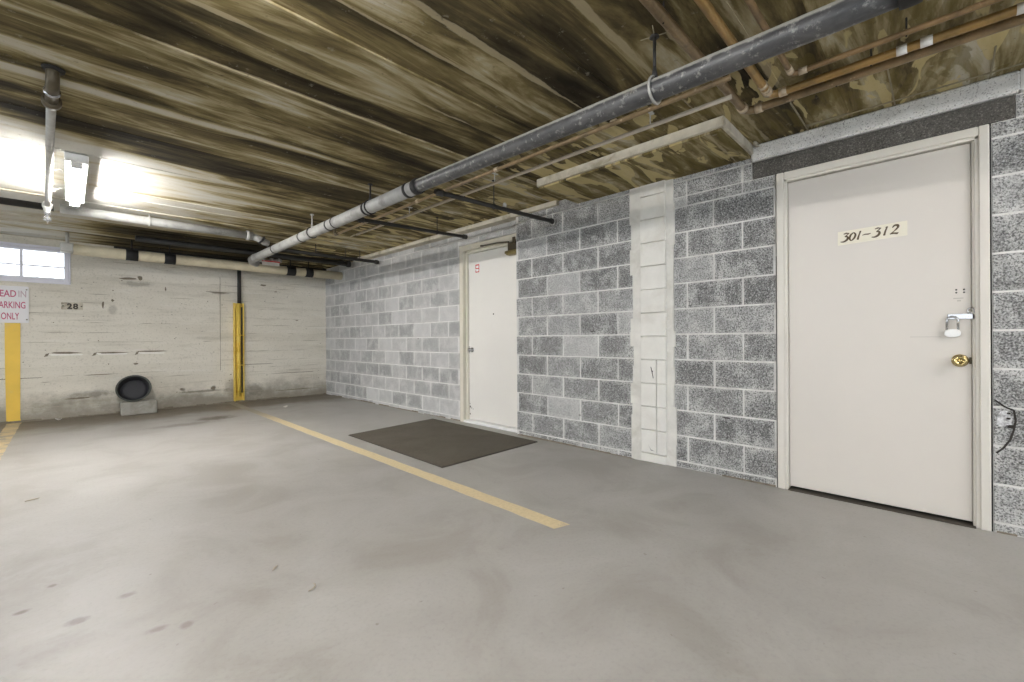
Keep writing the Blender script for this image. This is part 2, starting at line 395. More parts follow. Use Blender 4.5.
M_white_enamel = simple('white_enamel', (.85, .85, .84), .35)
M_brass = simple('brass', (.52, .41, .19), .25, .95, .08, 20)
M_bronze = simple('dark_bronze', (.10, .08, .05), .45, .4, .2, 12)
M_yellow = simple('yellow_paint', (.86, .62, .12), .5, 0, .06, 5, (.70, .44, .04), 3)
M_yellow_old = simple('faded_yellow_paint', (.80, .53, .08), .6, 0, .06, 4, (.70, .50, .15), 3)
M_line = mat_paint_line('parking_line_paint', (.66, .55, .33), (.30, .29, .27), (5.9, 7.4), .62)
M_line2 = mat_paint_line('worn_line_paint', (.60, .48, .27), (.29, .275, .245), (9, 10), .45)
M_mat = mat_mat()
M_matedge = simple('mat_rubber_edge', (.06, .052, .04), .8)
M_sign = simple('sign_white', (.74, .73, .74), .5, 0, .02, 3)
M_red = simple('sign_red', (.46, .06, .15), .6, 0, .1, 20)
M_redfade = simple('faded_red', (.50, .38, .41), .6, 0, .1, 20)
M_plate = simple('old_plate', (.54, .49, .39), .6, 0, .15, 12, (.25, .21, .15), 9)
M_ink = simple('black_ink', (.035, .028, .022), .6)
M_brown_ink = simple('brown_ink', (.10, .065, .03), .6)
M_cream = simple('cream_plate', (.84, .79, .66), .5, 0, .02, 5)
M_tub = simple('black_tub', (.008, .008, .009), .45, 0, .2, 8)
M_tubin = simple('tub_bottom', (.015, .0155, .020), .5, 0, .12, 9)
M_tubrim = simple('tub_rim', (.035, .038, .03), .45, 0, .2, 12)
M_cblock = simple('loose_block', (.32, .305, .27), .9, 0, .14, 9, (.24, .225, .19), 6, .004)
M_vinyl = simple('window_vinyl', (.74, .73, .80), .45, 0, .03, 4)
M_paper = simple('litter_paper', (.72, .70, .66), .8)
M_leaf = simple('dry_leaf', (.42, .37, .29), .8, 0, .2, 40)
M_red_tag = simple('red_tag', (.60, .05, .04), .5)
M_ext = simple('parapet_concrete', (.55, .53, .49), .9)
M_tube = mat_emit('fluorescent_tube', (1.0, .98, .955), 122.0)
M_tube_dim = mat_emit('dim_fluorescent_tube', (1.0, .975, .94), 54.0)  # weaker emission, toned down to balance light on the near floor
def mat_glass():
    m, nt, b = newmat('window_glass'); nt.nodes.remove(b)
    out = nt.nodes['Material Output']
    t = N(nt, 'ShaderNodeBsdfTransparent'); g = N(nt, 'ShaderNodeBsdfGlossy', i_Roughness=.02)
    fr = N(nt, 'ShaderNodeFresnel', i_IOR=1.45); mx = N(nt, 'ShaderNodeMixShader')
    nt.links.new(fr.outputs[0], mx.inputs[0]); nt.links.new(t.outputs[0], mx.inputs[1]); nt.links.new(g.outputs[0], mx.inputs[2])
    nt.links.new(mx.outputs[0], out.inputs['Surface']); return m
M_glass = mat_glass()
for m_ in (M_tub, M_tubin, M_rubber): m_.node_tree.nodes['Principled BSDF'].inputs['Specular IOR Level'].default_value = .18

# ------------------------------------------------------------------ SETTING: floor, ceiling
b = MB()
b.box((GX0, GY0, -.15), (3.75, YB+.25, 0))
tag(b.build('floor', M_floor), 'grey worn concrete garage floor slab', 'floor', kind='structure')

b = MB()
edges = [GY0]
rows = [-2.0, -1.4, -.9, -.45, .02, .40, .62, .86, 1.06, 1.29, 1.52, 1.73, 1.93, 2.14, 2.36, 2.55, 2.78, 2.98, 3.20, 3.38, 3.60, 3.80, 4.02, 4.24, 4.46, 4.68, 4.9, 5.1, 5.33, 5.55, 5.76, 5.98, 6.2, 6.4, 6.62, 6.84, 7.05, 7.25, 7.5, 7.7, 7.95, 8.2, YB+.2]
rng = random.Random(3)
prev = GY0
for y1 in rows:
    dz = rng.choice((0, .002, .004, .007, .010)) if prev > 0 else 0
    if 3.2 <= prev < 3.4: dz = 0.0
    b.box((GX0, prev, ZC+dz), (3.75, y1, ZC+.3), 0, tone=rng.random())
    prev = y1
for fy in (1.06, 1.29, 1.73, 2.14, 2.98, 3.20, .62, 4.46, 5.55):           # thin mortar fins squeezed between the form boards
    xa = GX0; xx = -1.0
    while xx < 2.3:
        ln = rng.uniform(.5, 1.6)
        if False:
            w = rng.uniform(.0015, .003); h = rng.uniform(.001, .0025)
            b.box((xx, fy-w, ZC-h), (min(xx+ln, 2.35), fy+w, ZC+.02), 1)
        xx += ln + rng.uniform(.02, .3)
# panel joints over the door side
for (ax, ay, bx, by) in ((3.345, -2, 3.352, .62), (3.345, -.01, 3.352, -.017), (3.06, -.18, 3.445, -.187), (2.75, .19, 3.445, .197), (2.95, .62, 3.445, .627), (2.5, -.6, 3.44, -.607), (2.62, 2.6, 2.627, 5.6)):
    b.box((min(ax, bx), min(ay, by), ZC-.006), (max(ax, bx), max(ay, by), ZC+.02), 1)
o = b.build('ceiling', [M_ceil, M_fin], attrs=True)
tag(o, 'board-marked brown concrete ceiling with pale limy streaks', 'ceiling', kind='structure')

# thickened slab patch above the pilaster
b = MB()
b.box((2.845, .975, 2.322), (3.46, 2.47, ZC+.01), 0)
b.box((2.822, .950, 2.338), (2.850, 2.475, ZC+.002), 1, .004)      # pale front face
b.box((2.8505, .950, 2.338), (3.46, .976, ZC+.002), 1, .004)        # pale near end
o = b.build('trim_1', [M_ceil, M_pale], attrs=True)
tag(o, 'dropped slab panel with pale edges, under the ceiling by the white pilaster', 'slab panel', kind='structure')
b = MB()
prevy = 2.70
while prevy < 7.05:
    y1 = min(7.05, prevy + rng.uniform(.5, .9))
    b.box((3.372+rng.uniform(-.003, .003), prevy, 2.354), (3.52, y1-.002, ZC+.002), 0, .004); prevy = y1
tag(b.build('trim_2', [M_pale, M_blackpipe]), 'long pale ledge strip at the top of the block wall above the white door', 'ledge', kind='structure')

# ------------------------------------------------------------------ SETTING: right block wall
b = MB()
rngb = random.Random(11)
def blocks(ya, yb, X, phase, zlo=0.0, zhi=ZC, tlo=.2, thi=.8, mat=1, backing=True):
    if backing: b.box((X, ya, zlo), (3.62, yb, zhi), 0)
    J = .0055
    for k in range(-1, 12):
        za, zb = max(Z0+k*CRS+J, zlo+.003), min(Z0+(k+1)*CRS-J, zhi-.003)
        if zb - za < .015: continue
        ph = phase + (.2032 if k % 2 else 0)
        n0 = math.floor((ya-ph)/.4064)
        y = ph + n0*.4064
        while y < yb:
            p0, p1 = max(y+J+rngb.uniform(-.003,.003), ya+.002), min(y+.4064-J+rngb.uniform(-.003,.003), yb-.002)
            y += .4064
            if p1-p0 < .03: continue
            t = rngb.uniform(tlo, thi); e = .0035; d = X-.004
            if rngb.random() < .25: t = min(1, t+.25)
            hw, hh, cy, cz = (p1-p0)/2, (zb-za)/2, (p0+p1)/2, (za+zb)/2
            o4 = [(X, p0, za), (X, p1, za), (X, p1, zb), (X, p0, zb)]
            i4 = [(d, p0+e, za+e), (d, p1-e, za+e), (d, p1-e, zb-e), (d, p0+e, zb-e)]
            uv = [(q[1]-cy, q[2]-cz) for q in i4]
            b.face(i4[::-1], mat, False, t, uv[::-1], hw, hh)
            for q in range(4):
                r = (q+1) % 4
                pts = [o4[q], o4[r], i4[r], i4[q]]
                b.face(pts[::-1], mat, False, t, [(a[1]-cy, a[2]-cz) for a in pts][::-1], hw, hh)
blocks(4.362, YB+.2, XL, 4.80, 0, ZC, .56, .86)
blocks(3.29, 4.362, XL, 4.80, 2.216, ZC, .62, .9)
blocks(1.885, 3.29, XM, 2.25, 0, ZC, .15, .72)
blocks(.822, 1.548, XR, 1.439, 0, 2.166, .12, .7)
blocks(.968, 1.548, XR, 1.439, 2.166, ZC, .2, .6)
blocks(-1.6, -.188, XR, -.18, 0, 2.166, .25, .75)
blocks(-1.6, -.275, XR, -.18, 2.166, 2.287, .2, .5)
b.box((XR-.034, -.292, 2.2875), (3.62, .968, ZC), 5, .012); b.box((XR-.032, -1.6, 2.2875), (3.62, -.300, ZC), 5, .008); b.box((XR-.029, -.302, 2.288), (3.62, -.290, ZC), 0)
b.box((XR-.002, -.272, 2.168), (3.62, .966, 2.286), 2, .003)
b.box((3.62, GY0, -.05), (3.75, YB+.2, ZC+.05), 0)                 # wall core behind
b.box((XR, GY0, 0), (3.62, -1.6, ZC), 1)
# broken corner with a crack beside the door frame
for (ya, za, yb_, zb_) in ((-.195, .70, -.232, .665), (-.232, .665, -.262, .652), (-.262, .652, -.268, .60), (-.268, .60, -.262, .555), (-.262, .555, -.250, .50), (-.250, .50, -.225, .45), (-.225, .45, -.200, .42)):
    dy, dz = yb_-ya, zb_-za; L = math.hypot(dy, dz); ny, nz = -dz/L*.004, dy/L*.004
    b.face([(XR-.006, ya+ny, za+nz), (XR-.006, yb_+ny*1.3, zb_+nz), (XR-.006, yb_-ny, zb_-nz), (XR-.006, ya-ny, za-nz)], 3)
pts = []
for i in range(16):
    a = 2*PI*i/16; r = rngb.uniform(.75, 1.15)
    pts.append((XR-.0055, -.228+.032*r*math.cos(a), .603+.042*r*math.sin(a)))
b.face(pts, 4)
for i in range(7):
    yy, zz = -.228+rngb.uniform(-.03, .03), .603+rngb.uniform(-.04, .04); s_ = rngb.uniform(.006, .012)
    b.box((XR-.010, yy-s_, zz-s_*.7), (XR-.004, yy+s_, zz+s_*.7), 3 if i % 2 else 4, .003)
for (yy, zz, w_) in ((2.31, 1.105, .032), (2.895, .93, .012), (1.15, .44, .035), (2.46, .31, .012), (5.3, 1.05, .015)):
    X_ = (XL if yy > 4.3 else XM if yy > 1.8 else XR)-.0048
    b.face([(X_, yy-w_, zz), (X_, yy-.2*w_, zz+.005), (X_, yy+w_, zz+.003), (X_, yy+.5*w_, zz-.005), (X_, yy-.6*w_, zz-.004)], 3)
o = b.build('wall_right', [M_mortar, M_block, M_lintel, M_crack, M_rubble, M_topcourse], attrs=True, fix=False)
tag(o, 'grey concrete block wall with pale mortar joints, holding both doors', 'wall', kind='structure')

# white pilaster strip in the block wall
b = MB()
b.box((XR-.012, 1.548, 0), (3.60, 1.885, ZC), 1)
rp = random.Random(5)
zz = 0.0                                             # ragged parging either side
while zz < ZC:
    h = rp.uniform(.09, .22); z1 = min(ZC, zz+h)
    b.box((XM-.006, 1.822, zz), (3.5, 1.892+rp.uniform(0, .035), z1), 1, .002)
    b.box((XR-.016, 1.556-rp.uniform(0, .03), zz), (3.5, 1.612, z1), 1, .002)
    zz = z1
zz = .0; k = 0
zs = [0, .075]+[.075+.1955*i for i in range(1, 13)]
for z_a, z_b in zip(zs[:-1], zs[1:]):
    z_b = min(z_b, ZC)
    if z_b - z_a < .02: continue
    if .05 < z_a < .85:
        b.box((XM-.010, 1.604, z_a+.0025), (3.5, 1.683, z_b-.0025), 0, .004); b.box((XM-.010, 1.688, z_a+.0025), (3.5, 1.824, z_b-.0025), 0, .004)
    else:
        b.box((XM-.010+rp.uniform(-.003, .003), 1.604, z_a+.0025), (3.5, 1.824, z_b-.0025), 0, .005)
for pts in ([(1.735, .80), (1.712, .70), (1.708, .71), (1.727, .795)], [(1.722, .765), (1.712, .768), (1.714, .752)], [(1.76, .15), (1.735, .11), (1.70, .10), (1.735, .104)]):
    b.face([(XM-.0125, p[0], p[1]) for p in pts], 2)
tag(b.build('trim_3', [M_whiteblock, M_smear, M_crack]), 'narrow white painted block pilaster between the two doors', 'pilaster', kind='structure')

# base gap line under the block wall
b = MB()
for (ya, yb_, X) in ((4.36, YB-.02, XL), (1.89, 3.28, XM), (.83, 1.5, XR), (-1.6, -.2, XR)):
    y = ya
    while y < yb_:
        ln = rp.uniform(.1, .4)
        if rp.random() < .8: b.box((X-.006, y, 0), (X+.02, min(y+ln, yb_), rp.uniform(.006, .018)), 0)
        y += ln
tag(b.build('baseboard_right', M_chip), 'dark ragged mortar line where the block wall meets the floor', 'base', kind='structure')

# ------------------------------------------------------------------ SETTING: back wall with window
b = MB(); rk = random.Random(21)
WX0, WX1, WZ0, WZ1 = -.86, .012, 1.845, 2.275
zs = [0, .17, .335, .50, .575, .70, .86, 1.03, 1.16, 1.30, 1.42, 1.58, 1.70, 1.845, 1.95, 2.06, 2.17, 2.275, ZC+.02]
for za, zb in zip(zs[:-1], zs[1:]):
    segs = [(GX0, 1.757), (1.757, 3.55)] if za < 2.1 else [(GX0, 3.55)]
    out = []
    for s0, s1 in segs:
        if WZ0-.001 <= za < WZ1-.001 and s0 < WX0:
            out += [(s0, WX0), (WX1, s1)]
        else: out.append((s0, s1))
    for s0, s1 in out:
        off = rk.uniform(0, .012)
        b.box((s0, YB+off, za), (s1, YB+.22, zb), 0, tone=rk.random())
        if zb < 2.2:                                         # ragged joint edge left by the form boards
            x = max(s0, -1.5)
            while x < s1:
                ln = rk.uniform(.1, .5); x1 = min(x+ln, s1)
                if rk.random() < .34 and not (WX0-.03 < x1 and x < WX1+.03 and WZ0 <= zb <= WZ1):
                    b.face([(x, YB-.001, zb-.002), (x+.3*ln if x+.3*ln < x1 else x1, YB-.001, zb-rk.uniform(.003,.007)), (x1, YB-.001, zb), (x+.5*(x1-x), YB-.001, zb+rk.uniform(.002,.005))], 2)
                x = x1
def chip(cx, cz, w, h, n=9):
    pts = []
    for i in range(n):
        a = 2*PI*i/n; r = rk.uniform(.6, 1.1); pts.append((cx+w*r*math.cos(a), YB-.0015, cz+h*r*math.sin(a)))
    b.face(pts, 1)
for cx, cz, w, h in ((-.02, .885, .20, .014), (.44, .875, .20, .012), (.88, .885, .19, .015), (.70, .705, .03, .018), (1.65, .27, .035, .028), (1.24, .285, .02, .018), (1.75, 1.83, .2, .008), (1.05, 1.83, .012, .035), (.62, 1.95, .10, .02), (.75, 1.97, .03, .04), (.45, 1.62, .02, .02), (2.9, .45, .4, .006), (3.0, .14, .4, .008), (2.3, .63, .35, .006), (.3, .57, .15, .006), (-.45, .565, .3, .006), (.1, .26, .16, .012), (2.4, 2.0, .06, .02), (2.6, 1.9, .03, .01), (2.95, 1.4, .03, .008), (.35, 1.56, .015, .06)):
    chip(cx, cz, w, h)
for i in range(46):
    chip(rk.uniform(-.7, 3.4), rk.uniform(.1, 1.95), rk.uniform(.004, .014), rk.uniform(.004, .010), 7)
b.box((1.755, YB-.001, .55), (1.760, YB+.01, 2.08), 1)
x = -1.0                                                     # gap at the foot of the wall
while x < 3.48:
    ln = rk.uniform(.08, .3); b.box((x, YB-.006, 0), (min(x+ln, 3.485), YB+.02, rk.uniform(.008, .03)), 1); x += ln
for cx, w in ((-.02, .17), (.44, .17), (.88, .16)):                # lit lower lips of the three slots, painted pale
    b.face([(cx-w, YB-.0012, .872), (cx+w, YB-.0012, .862), (cx+w*.9, YB-.0012, .848), (cx-w*.8, YB-.0012, .852)], 3)
    b.face([(cx-w*1.1, YB-.0016, .875), (cx-w*.9, YB-.0016, .885), (cx-w*1.0, YB-.0016, .845), (cx-w*1.2, YB-.0016, .835)], 1)
M_joint = simple('board_joint', (.40, .36, .285), .9, 0, .2, 6)
M_lit_lip = simple('lit_lip', (.84, .82, .77), .85, 0, .08, 20)
o = b.build('wall_back', [M_back, M_chip, M_joint, M_lit_lip], attrs=True)
tag(o, 'pale board-formed concrete end wall with horizontal board lines', 'wall', kind='structure')

# far sides of the garage (behind and left of the view)
b = MB(); b.box((GX0-.2, GY0, 0), (GX0, YB+.2, .9)); tag(b.build('wall_left', M_ext), 'low concrete parapet on the open side of the garage', 'wall', kind='structure')
b = MB(); b.box((GX0, GY0-.2, 0), (3.75, GY0, .9)); tag(b.build('wall_front', M_ext), 'low concrete parapet at the open end of the garage', 'wall', kind='structure')

# window
w = empty('window_1', (-.42, YB, WZ0)); tag(w, 'small white four-pane basement window high in the end wall', 'window', kind='structure')
b = MB(); fy0, fy1 = YB+.02, YB+.09
b.box((WX0, fy0, WZ0), (WX0+.045, fy1, WZ1), 0, .004); b.box((WX1-.045, fy0, WZ0), (WX1, fy1, WZ1), 0, .004)
b.box((WX0, fy0+.002, WZ0), (WX1, fy1, WZ0+.045), 0, .004); b.box((WX0, fy0+.002, WZ1-.04), (WX1, fy1, WZ1), 0, .004)
b.box((WX1, YB-.012, WZ0-.03), (WX1+.018, YB+.03, WZ1+.02), 0, .004)
b.box((WX0-.03, YB-.012, WZ0-.035), (WX1+.018, YB+.03, WZ0), 0, .004); b.box((WX0-.03, YB-.012, WZ1), (WX1+.018, YB+.03, WZ1+.03), 0, .004)
b.build('window_frame', M_vinyl, w)
b = MB(); b.box((-.434, fy0+.006, WZ0+.04), (-.406, fy1-.01, WZ1-.035), 0, .003); b.box((WX0+.04, fy0+.01, 2.030), (WX1-.04, fy1-.012, 2.048), 0, .003)
b.build('glazing_bar', M_vinyl, w)
for xa, xb in ((WX0+.043, -.432), (-.408, WX1-.043)):
    for za, zb in ((WZ0+.043, 2.032), (2.046, WZ1-.038)):
        g = MB(); g.box((xa, YB+.052, za), (xb, YB+.056, zb)); g.build('window_pane', M_glass, w)

# ------------------------------------------------------------------ door_1 (white, further away)
d1 = empty('door_1', (XL, 3.83, 0)); tag(d1, 'white flush steel door in a cream frame, behind the dark floor mat', 'door', kind='structure')
b = MB(); T1 = 2.206
for (ya, yb_) in ((4.285, 4.352), (3.288, 3.34)):
    b.box((XL-.014, ya, 0), (3.615, yb_, T1), 0, .004)
b.box((XL-.014, 3.3405, T1-.068), (3.615, 4.2845, T1), 0, .004)
b.box((XL+.03, 4.255, 0), (3.615, 4.287, T1-.066), 0, .004); b.box((XL+.03, 3.33, T1-.10), (3.615, 4.287, T1-.066), 0, .004); b.box((XL+.03, 3.33, 0), (3.615, 3.36, T1-.066), 0, .004)
b.build('door_frame', M_frame_w, d1)
b = MB(); b.box((XL-.006, 4.352, 0), (XL+.02, 4.361, T1+.006), 0); b.build('frame_gap', M_chip, d1)
b = MB(); b.box((XL+.058, 3.345, .035), (XL+.103, 4.253, T1-.103), 0, .003); b.build('door_slab', M_door_w, d1)
b = MB(); b.box((XL-.02, 3.29, 0), (XL+.11, 4.28, .03), 0, .006); b.build('threshold', M_white_enamel, d1)
b = MB(); kx = XL+.058
b.lathe([(.0, 0), (.030, 0), (.030, .006), (.012, .010), (.012, .028), (.022, .034), (.027, .045), (.024, .056), (.012, .062), (.0, .063)], (kx, 4.19, .905), (-1, 0, 0), 0, 24)
b.build('knob', M_steel, d1)
b = MB(); b.box((XL+.052, 4.243, .86), (XL+.062, 4.254, .95), 0, .002); b.build('latch_plate', M_steel, d1)
b = MB()                                                       # closer: brass bracket, dark body, arm to the frame head
b.box((XL-.005, 3.345, 2.035), (XL+.058, 3.50, 2.125), 0, .008); b.box((XL-.03, 3.36, 2.095), (XL+.0, 3.40, 2.17), 0, .006)
b.sweep([(XL-.01, 3.47, 2.128), (XL-.04, 3.62, 2.137), (XL-.03, 3.90, 2.145)], .009, 0, 10)
b.lathe([(0, 0), (.022, 0), (.022, .014), (0, .014)], (XL-.03, 3.90, 2.138), (0, 0, 1), 0, 16)
c = b.build('door_closer', M_bronze, d1)
b = MB(); b.box((XL-.012, 3.36, 1.985), (XL+.058, 3.52, 2.036), 0, .008); b.lathe([(0, 0), (.016, 0), (.016, .02), (0, .02)], (XL-.012, 3.50, 2.01), (-1, 0, 0), 0, 16)
cb = b.build('closer_bracket', simple('aged_brass', (.30, .24, .10), .4, .6, .2, 15), c)
b = MB()                                                       # red and white sticker: ring with a bar
X_ = XL+.0565
b.box((X_, 4.045, 1.855), (X_+.002, 4.125, 1.965), 0)
for (ya, yb_, za, zb) in ((4.05, 4.12, 1.945, 1.96), (4.05, 4.062, 1.86, 1.955), (4.108, 4.12, 1.91, 1.955), (4.05, 4.12, 1.903, 1.915), (4.05, 4.12, 1.86, 1.872), (4.108, 4.12, 1.86, 1.89)):
    b.box((X_-.001, ya, za), (X_+.001, yb_, zb), 1)
b.build('sticker', [M_white_enamel, M_red_tag], d1)
b = MB(); b.lathe([(0, 0), (.009, 0), (.009, .003), (0, .004)], (XL+.058, 3.80, 1.335), (-1, 0, 0), 0, 14); b.build('peephole', M_ink, d1)
for yy, zz, r in ((4.235, .19, .012), (4.21, .175, .007), (4.18, .165, .005), (4.24, .23, .006), (4.238, .10, .01)):
    b = MB(); b.lathe([(0, 0), (r, 0), (r, .0008), (0, .0009)], (XL+.058, yy, zz), (-1, 0, 0), 0, 8); b.build('paint_chip', M_ink, d1)

# ------------------------------------------------------------------ door_2 (beige, 301-312)
d2 = empty('door_2', (XR, .32, 0)); tag(d2, 'large beige flush door with numbered plate, padlock and brass knob', 'door', kind='structure')
b = MB(); A, Bq, T2 = -.181, .814, 2.164
for (ya, yb_) in ((A, A+.040), (Bq-.045, Bq)):
    b.box((XR-.016, ya, 0), (3.615, yb_, T2), 0, .004)
b.box((XR-.016, A+.0405, T2-.05), (3.615, Bq-.0455, T2), 0, .004)
for (ya, yb_) in ((A+.038, A+.056), (Bq-.062, Bq-.043)):
    b.box((XR-.006, ya, 0), (3.615, yb_, T2-.048), 0, .003)
b.box((XR-.006, A+.038, T2-.066), (3.615, Bq-.043, T2-.048), 0, .003)
b.box((XR+.012, A+.054, 0), (3.615, A+.066, T2-.064), 0, .002)
b.build('door_frame', M_frame, d2)
b = MB(); b.box((XR-.003, A-.006, 0), (XR+.02, A-.001, T2-.02), 0); b.box((XR-.003, Bq+.001, 0), (XR+.02, Bq+.007, 1.6), 0); b.build('frame_gap', M_black, d2)
b = MB(); b.box((XR+.022, A+.068, .022), (XR+.066, Bq-.064, T2-.070), 0, .003); SX = XR+.022
b.build('door_slab', M_door, d2)
b = MB(); b.box((XR-.02, A+.056, 0), (XR+.10, Bq-.06, .006), 0, .002); b.build('threshold', M_matedge, d2)
b = MB()
b.lathe([(0, 0), (.035, 0), (.035, .005), (.028, .010), (.014, .012), (.014, .026), (.024, .032), (.029, .044), (.027, .056), (.017, .062), (.015, .058), (0, .057)], (SX, -.055, .903), (-1, 0, 0), 0, 32)
b.lathe([(0, 0), (.009, 0), (.009, .002), (0, .002)], (SX-.0575, -.055, .903), (-1, 0, 0), 0, 16)
b.build('knob', M_brass, d2)
b = MB(); b.box((SX-.003, A+.068, .885), (SX+.01, A+.078, .922), 0, .001); b.build('latch_plate', M_bronze, d2)
for yy, zz in ((-.042, 1.296), (-.042, 1.280), (-.072, 1.296), (-.072, 1.280)):
    b = MB(); b.lathe([(0, 0), (.0045, 0), (.0045, .0006), (0, .0007)], (SX, yy, zz), (-1, 0, 0), 0, 10); b.build('screw_hole', M_ink, d2)
b = MB(); b.box((SX-.0006, .02, 1.034), (SX+.001, .15, 1.0365), 0); b.box((SX-.0006, -.07, 1.246), (SX+.001, -.03, 1.251), 0); b.box((SX-.0006, -.06, 1.231), (SX+.001, -.045, 1.239), 0)
b.build('scratch', simple('scratched_paint', (.50, .46, .41), .6), d2)
# hasp: a strap on the door over a staple, hinged on the frame
b = MB()
b.box((SX-.010, -.115, 1.132), (SX-.005, -.006, 1.162), 0, .002)
b.box((SX-.02, -.135, 1.122), (SX+.0, -.112, 1.170), 0, .003)
b.sweep([(SX-.006, -.124, 1.118), (SX-.006, -.124, 1.176)], .006, 0, 12)
b.sweep([(SX-.016, -.098, 1.165)] + [(SX-.016, -.098+.014*math.cos(a), 1.175+.018*math.sin(a)) for a in [PI*i/6-.3 for i in range(8)]] + [(SX-.016, -.112, 1.165)], .0035, 0, 8)
b.build('hasp', M_steel, d2)
b = MB(); b.sweep([(SX, -.018, 1.147), (SX-.028, -.018, 1.147), (SX-.032, -.026, 1.147), (SX-.028, -.034, 1.147), (SX, -.034, 1.147)], .004, 0, 10); b.build('staple', M_steel, d2)

# padlock
pl = empty('padlock', (SX-.018, -.026, 1.02)); tag(pl, 'silver padlock with white oval body hanging from the hasp of the beige door', 'padlock')
b = MB()
b.sweep([(SX-.019, -.004, 1.075), (SX-.019, -.004, 1.125)] + [(SX-.019, -.026+.022*math.cos(a), 1.125+.022*math.sin(a)) for a in [PI*i/10 for i in range(1, 10)]] + [(SX-.019, -.048, 1.125), (SX-.019, -.048, 1.075)], .0055, 0, 14)
b.build('shackle', M_steel, pl)
b = MB(); pts = []
for i in range(28):
    a = 2*PI*i/28; ca, sa = math.cos(a), math.sin(a)
    pts.append((math.copysign(abs(ca)**.8, ca)*.033, math.copysign(abs(sa)**.75, sa)*.023))
b.prism(pts, lambda u, v: (SX-.032, -.026+u*.9, 1.055+v*.9), lambda u, v: (SX-.027, -.026+u, 1.055+v))
b.prism(pts, lambda u, v: (SX-.027, -.026+u, 1.055+v), lambda u, v: (SX-.008, -.026+u, 1.055+v))
b.build('lock_body', M_white_enamel, pl)

for o_ in list(d2.children) + list(pl.children):                # fittings sit a little closer to the frame
    if o_.name.split('.')[0] in ('knob', 'screw_hole', 'scratch', 'hasp', 'staple', 'shackle', 'lock_body'):
        o_.data.transform(Matrix.Translation((0, -.013, 0)))
pl.location.y -= .0
# lettering helpers -----------------------------------------------------------------
def stroke(bm, pts, w, place, t=.0012, m=0):
    """a pen stroke in a plate's plane: pts=(u,v), w a width or list of widths"""
    n = len(pts); ws = [q*1.2 for q in (w if isinstance(w, (list, tuple)) else [w]*n)]
    L, R = [], []
    for i in range(n):
        a = pts[max(i-1, 0)]; c = pts[min(i+1, n-1)]
        dx, dy = c[0]-a[0], c[1]-a[1]; l = math.hypot(dx, dy) or 1
        nx, ny = -dy/l*ws[i]/2, dx/l*ws[i]/2
        L.append((pts[i][0]+nx, pts[i][1]+ny)); R.append((pts[i][0]-nx, pts[i][1]-ny))
    for i in range(n-1):
        bm.prism([L[i], L[i+1], R[i+1], R[i]], lambda u, v: place(u, v, 0), lambda u, v: place(u, v, t), m)
def curve(ctrl, n=18):
    """Catmull-Rom through control points"""
    P = [ctrl[0]] + list(ctrl) + [ctrl[-1]]; out = []
    segs = len(ctrl)-1
    for s_ in range(segs):
        p0, p1, p2, p3 = P[s_], P[s_+1], P[s_+2], P[s_+3]
        for i in range(n//segs+1):
            t = i/(n//segs+1)
            out.append(tuple(.5*((2*p1[k])+(-p0[k]+p2[k])*t+(2*p0[k]-5*p1[k]+4*p2[k]-p3[k])*t*t+(-p0[k]+3*p1[k]-3*p2[k]+p3[k])*t**3) for k in range(2)))
    out.append(ctrl[-1]); return out

# 301-312 plate on the beige door; u runs to the viewer's right (towards -Y)
PY0, PZ0 = .476, 1.622
pr = empty('door_number_sign', (SX, .306, PZ0)); tag(pr, 'cream plate reading 301-312 on the beige door', 'sign')
b = MB(); tilt = .012
def plate_pt(u, v, t): return (SX-.003-t, PY0-u, PZ0+v+tilt*u/.331)
b.prism([(0, 0), (.331, 0), (.331, .086), (0, .086)], lambda u, v: plate_pt(u, v, 0), lambda u, v: plate_pt(u, v, -.003))
b.build('sign_plate', M_cream, pr)
b = MB(); SH = .22
def glyph(ch, u0, s):
    """pen-drawn numerals, unit box .62 x 1, slanted"""
    P = lambda x, y: (u0-.006+(x+SH*y)*s, .019+y*s)
    if ch == '3':
        stroke(b, [P(.06, .93), P(.30, 1.0), P(.62, .93)], [.004, .007, .003], plate_pt)
        stroke(b, [P(.62, .95), P(.42, .74), P(.26, .58)], [.003, .005, .004], plate_pt)
        stroke(b, curve([P(.26, .58), P(.50, .56), P(.62, .36), P(.52, .12), P(.24, 0), P(-.04, .04)]), [.004]+[.0085]*12+[.0085]*20, plate_pt) if False else None
        pts = curve([P(.26, .58), P(.50, .56), P(.60, .36), P(.50, .13), P(.24, .0), P(-.06, .05)], 20)
        stroke(b, pts, [.003+.0075*math.sin(PI*i/(len(pts)-1)) for i in range(len(pts))], plate_pt)
    elif ch == '0':
        pts = curve([P(.32, .95), P(.08, .70), P(.06, .30), P(.26, .02), P(.50, .26), P(.54, .66), P(.32, .95)], 30)
        n = len(pts); stroke(b, pts, [.0045+.0045*abs(math.sin(2*PI*i/(n-1))) for i in range(n)], plate_pt)
    elif ch == '1':
        stroke(b, [P(.12, .0), P(.13, .5), P(.20, 1.0)], [.009, .007, .006], plate_pt)
        stroke(b, [P(.18, .98), P(.06, .86)], [.005, .002], plate_pt)
    elif ch == '-':
        stroke(b, [P(.0, .44), P(.25, .50), P(.55, .47), P(.76, .52)], [.003, .006, .0065, .004], plate_pt)
    elif ch == '2':
        pts = curve([P(.08, .74), P(.22, .97), P(.50, .94), P(.56, .70), P(.34, .36), P(.02, .04)], 22)
        n = len(pts); stroke(b, pts, [.004+.006*math.sin(PI*min(1, i/(n*.8))) for i in range(n)], plate_pt)
        stroke(b, [P(.0, .05), P(.30, .10), P(.66, .02), P(.74, .10)], [.004, .008, .009, .003], plate_pt)
H_ = .052
for ch, u0 in (('3', .022), ('0', .060), ('1', .100), ('-', .124), ('3', .176), ('1', .226), ('2', .258)):
    glyph(ch, u0, H_)
b.build('lettering', M_brown_ink, pr)

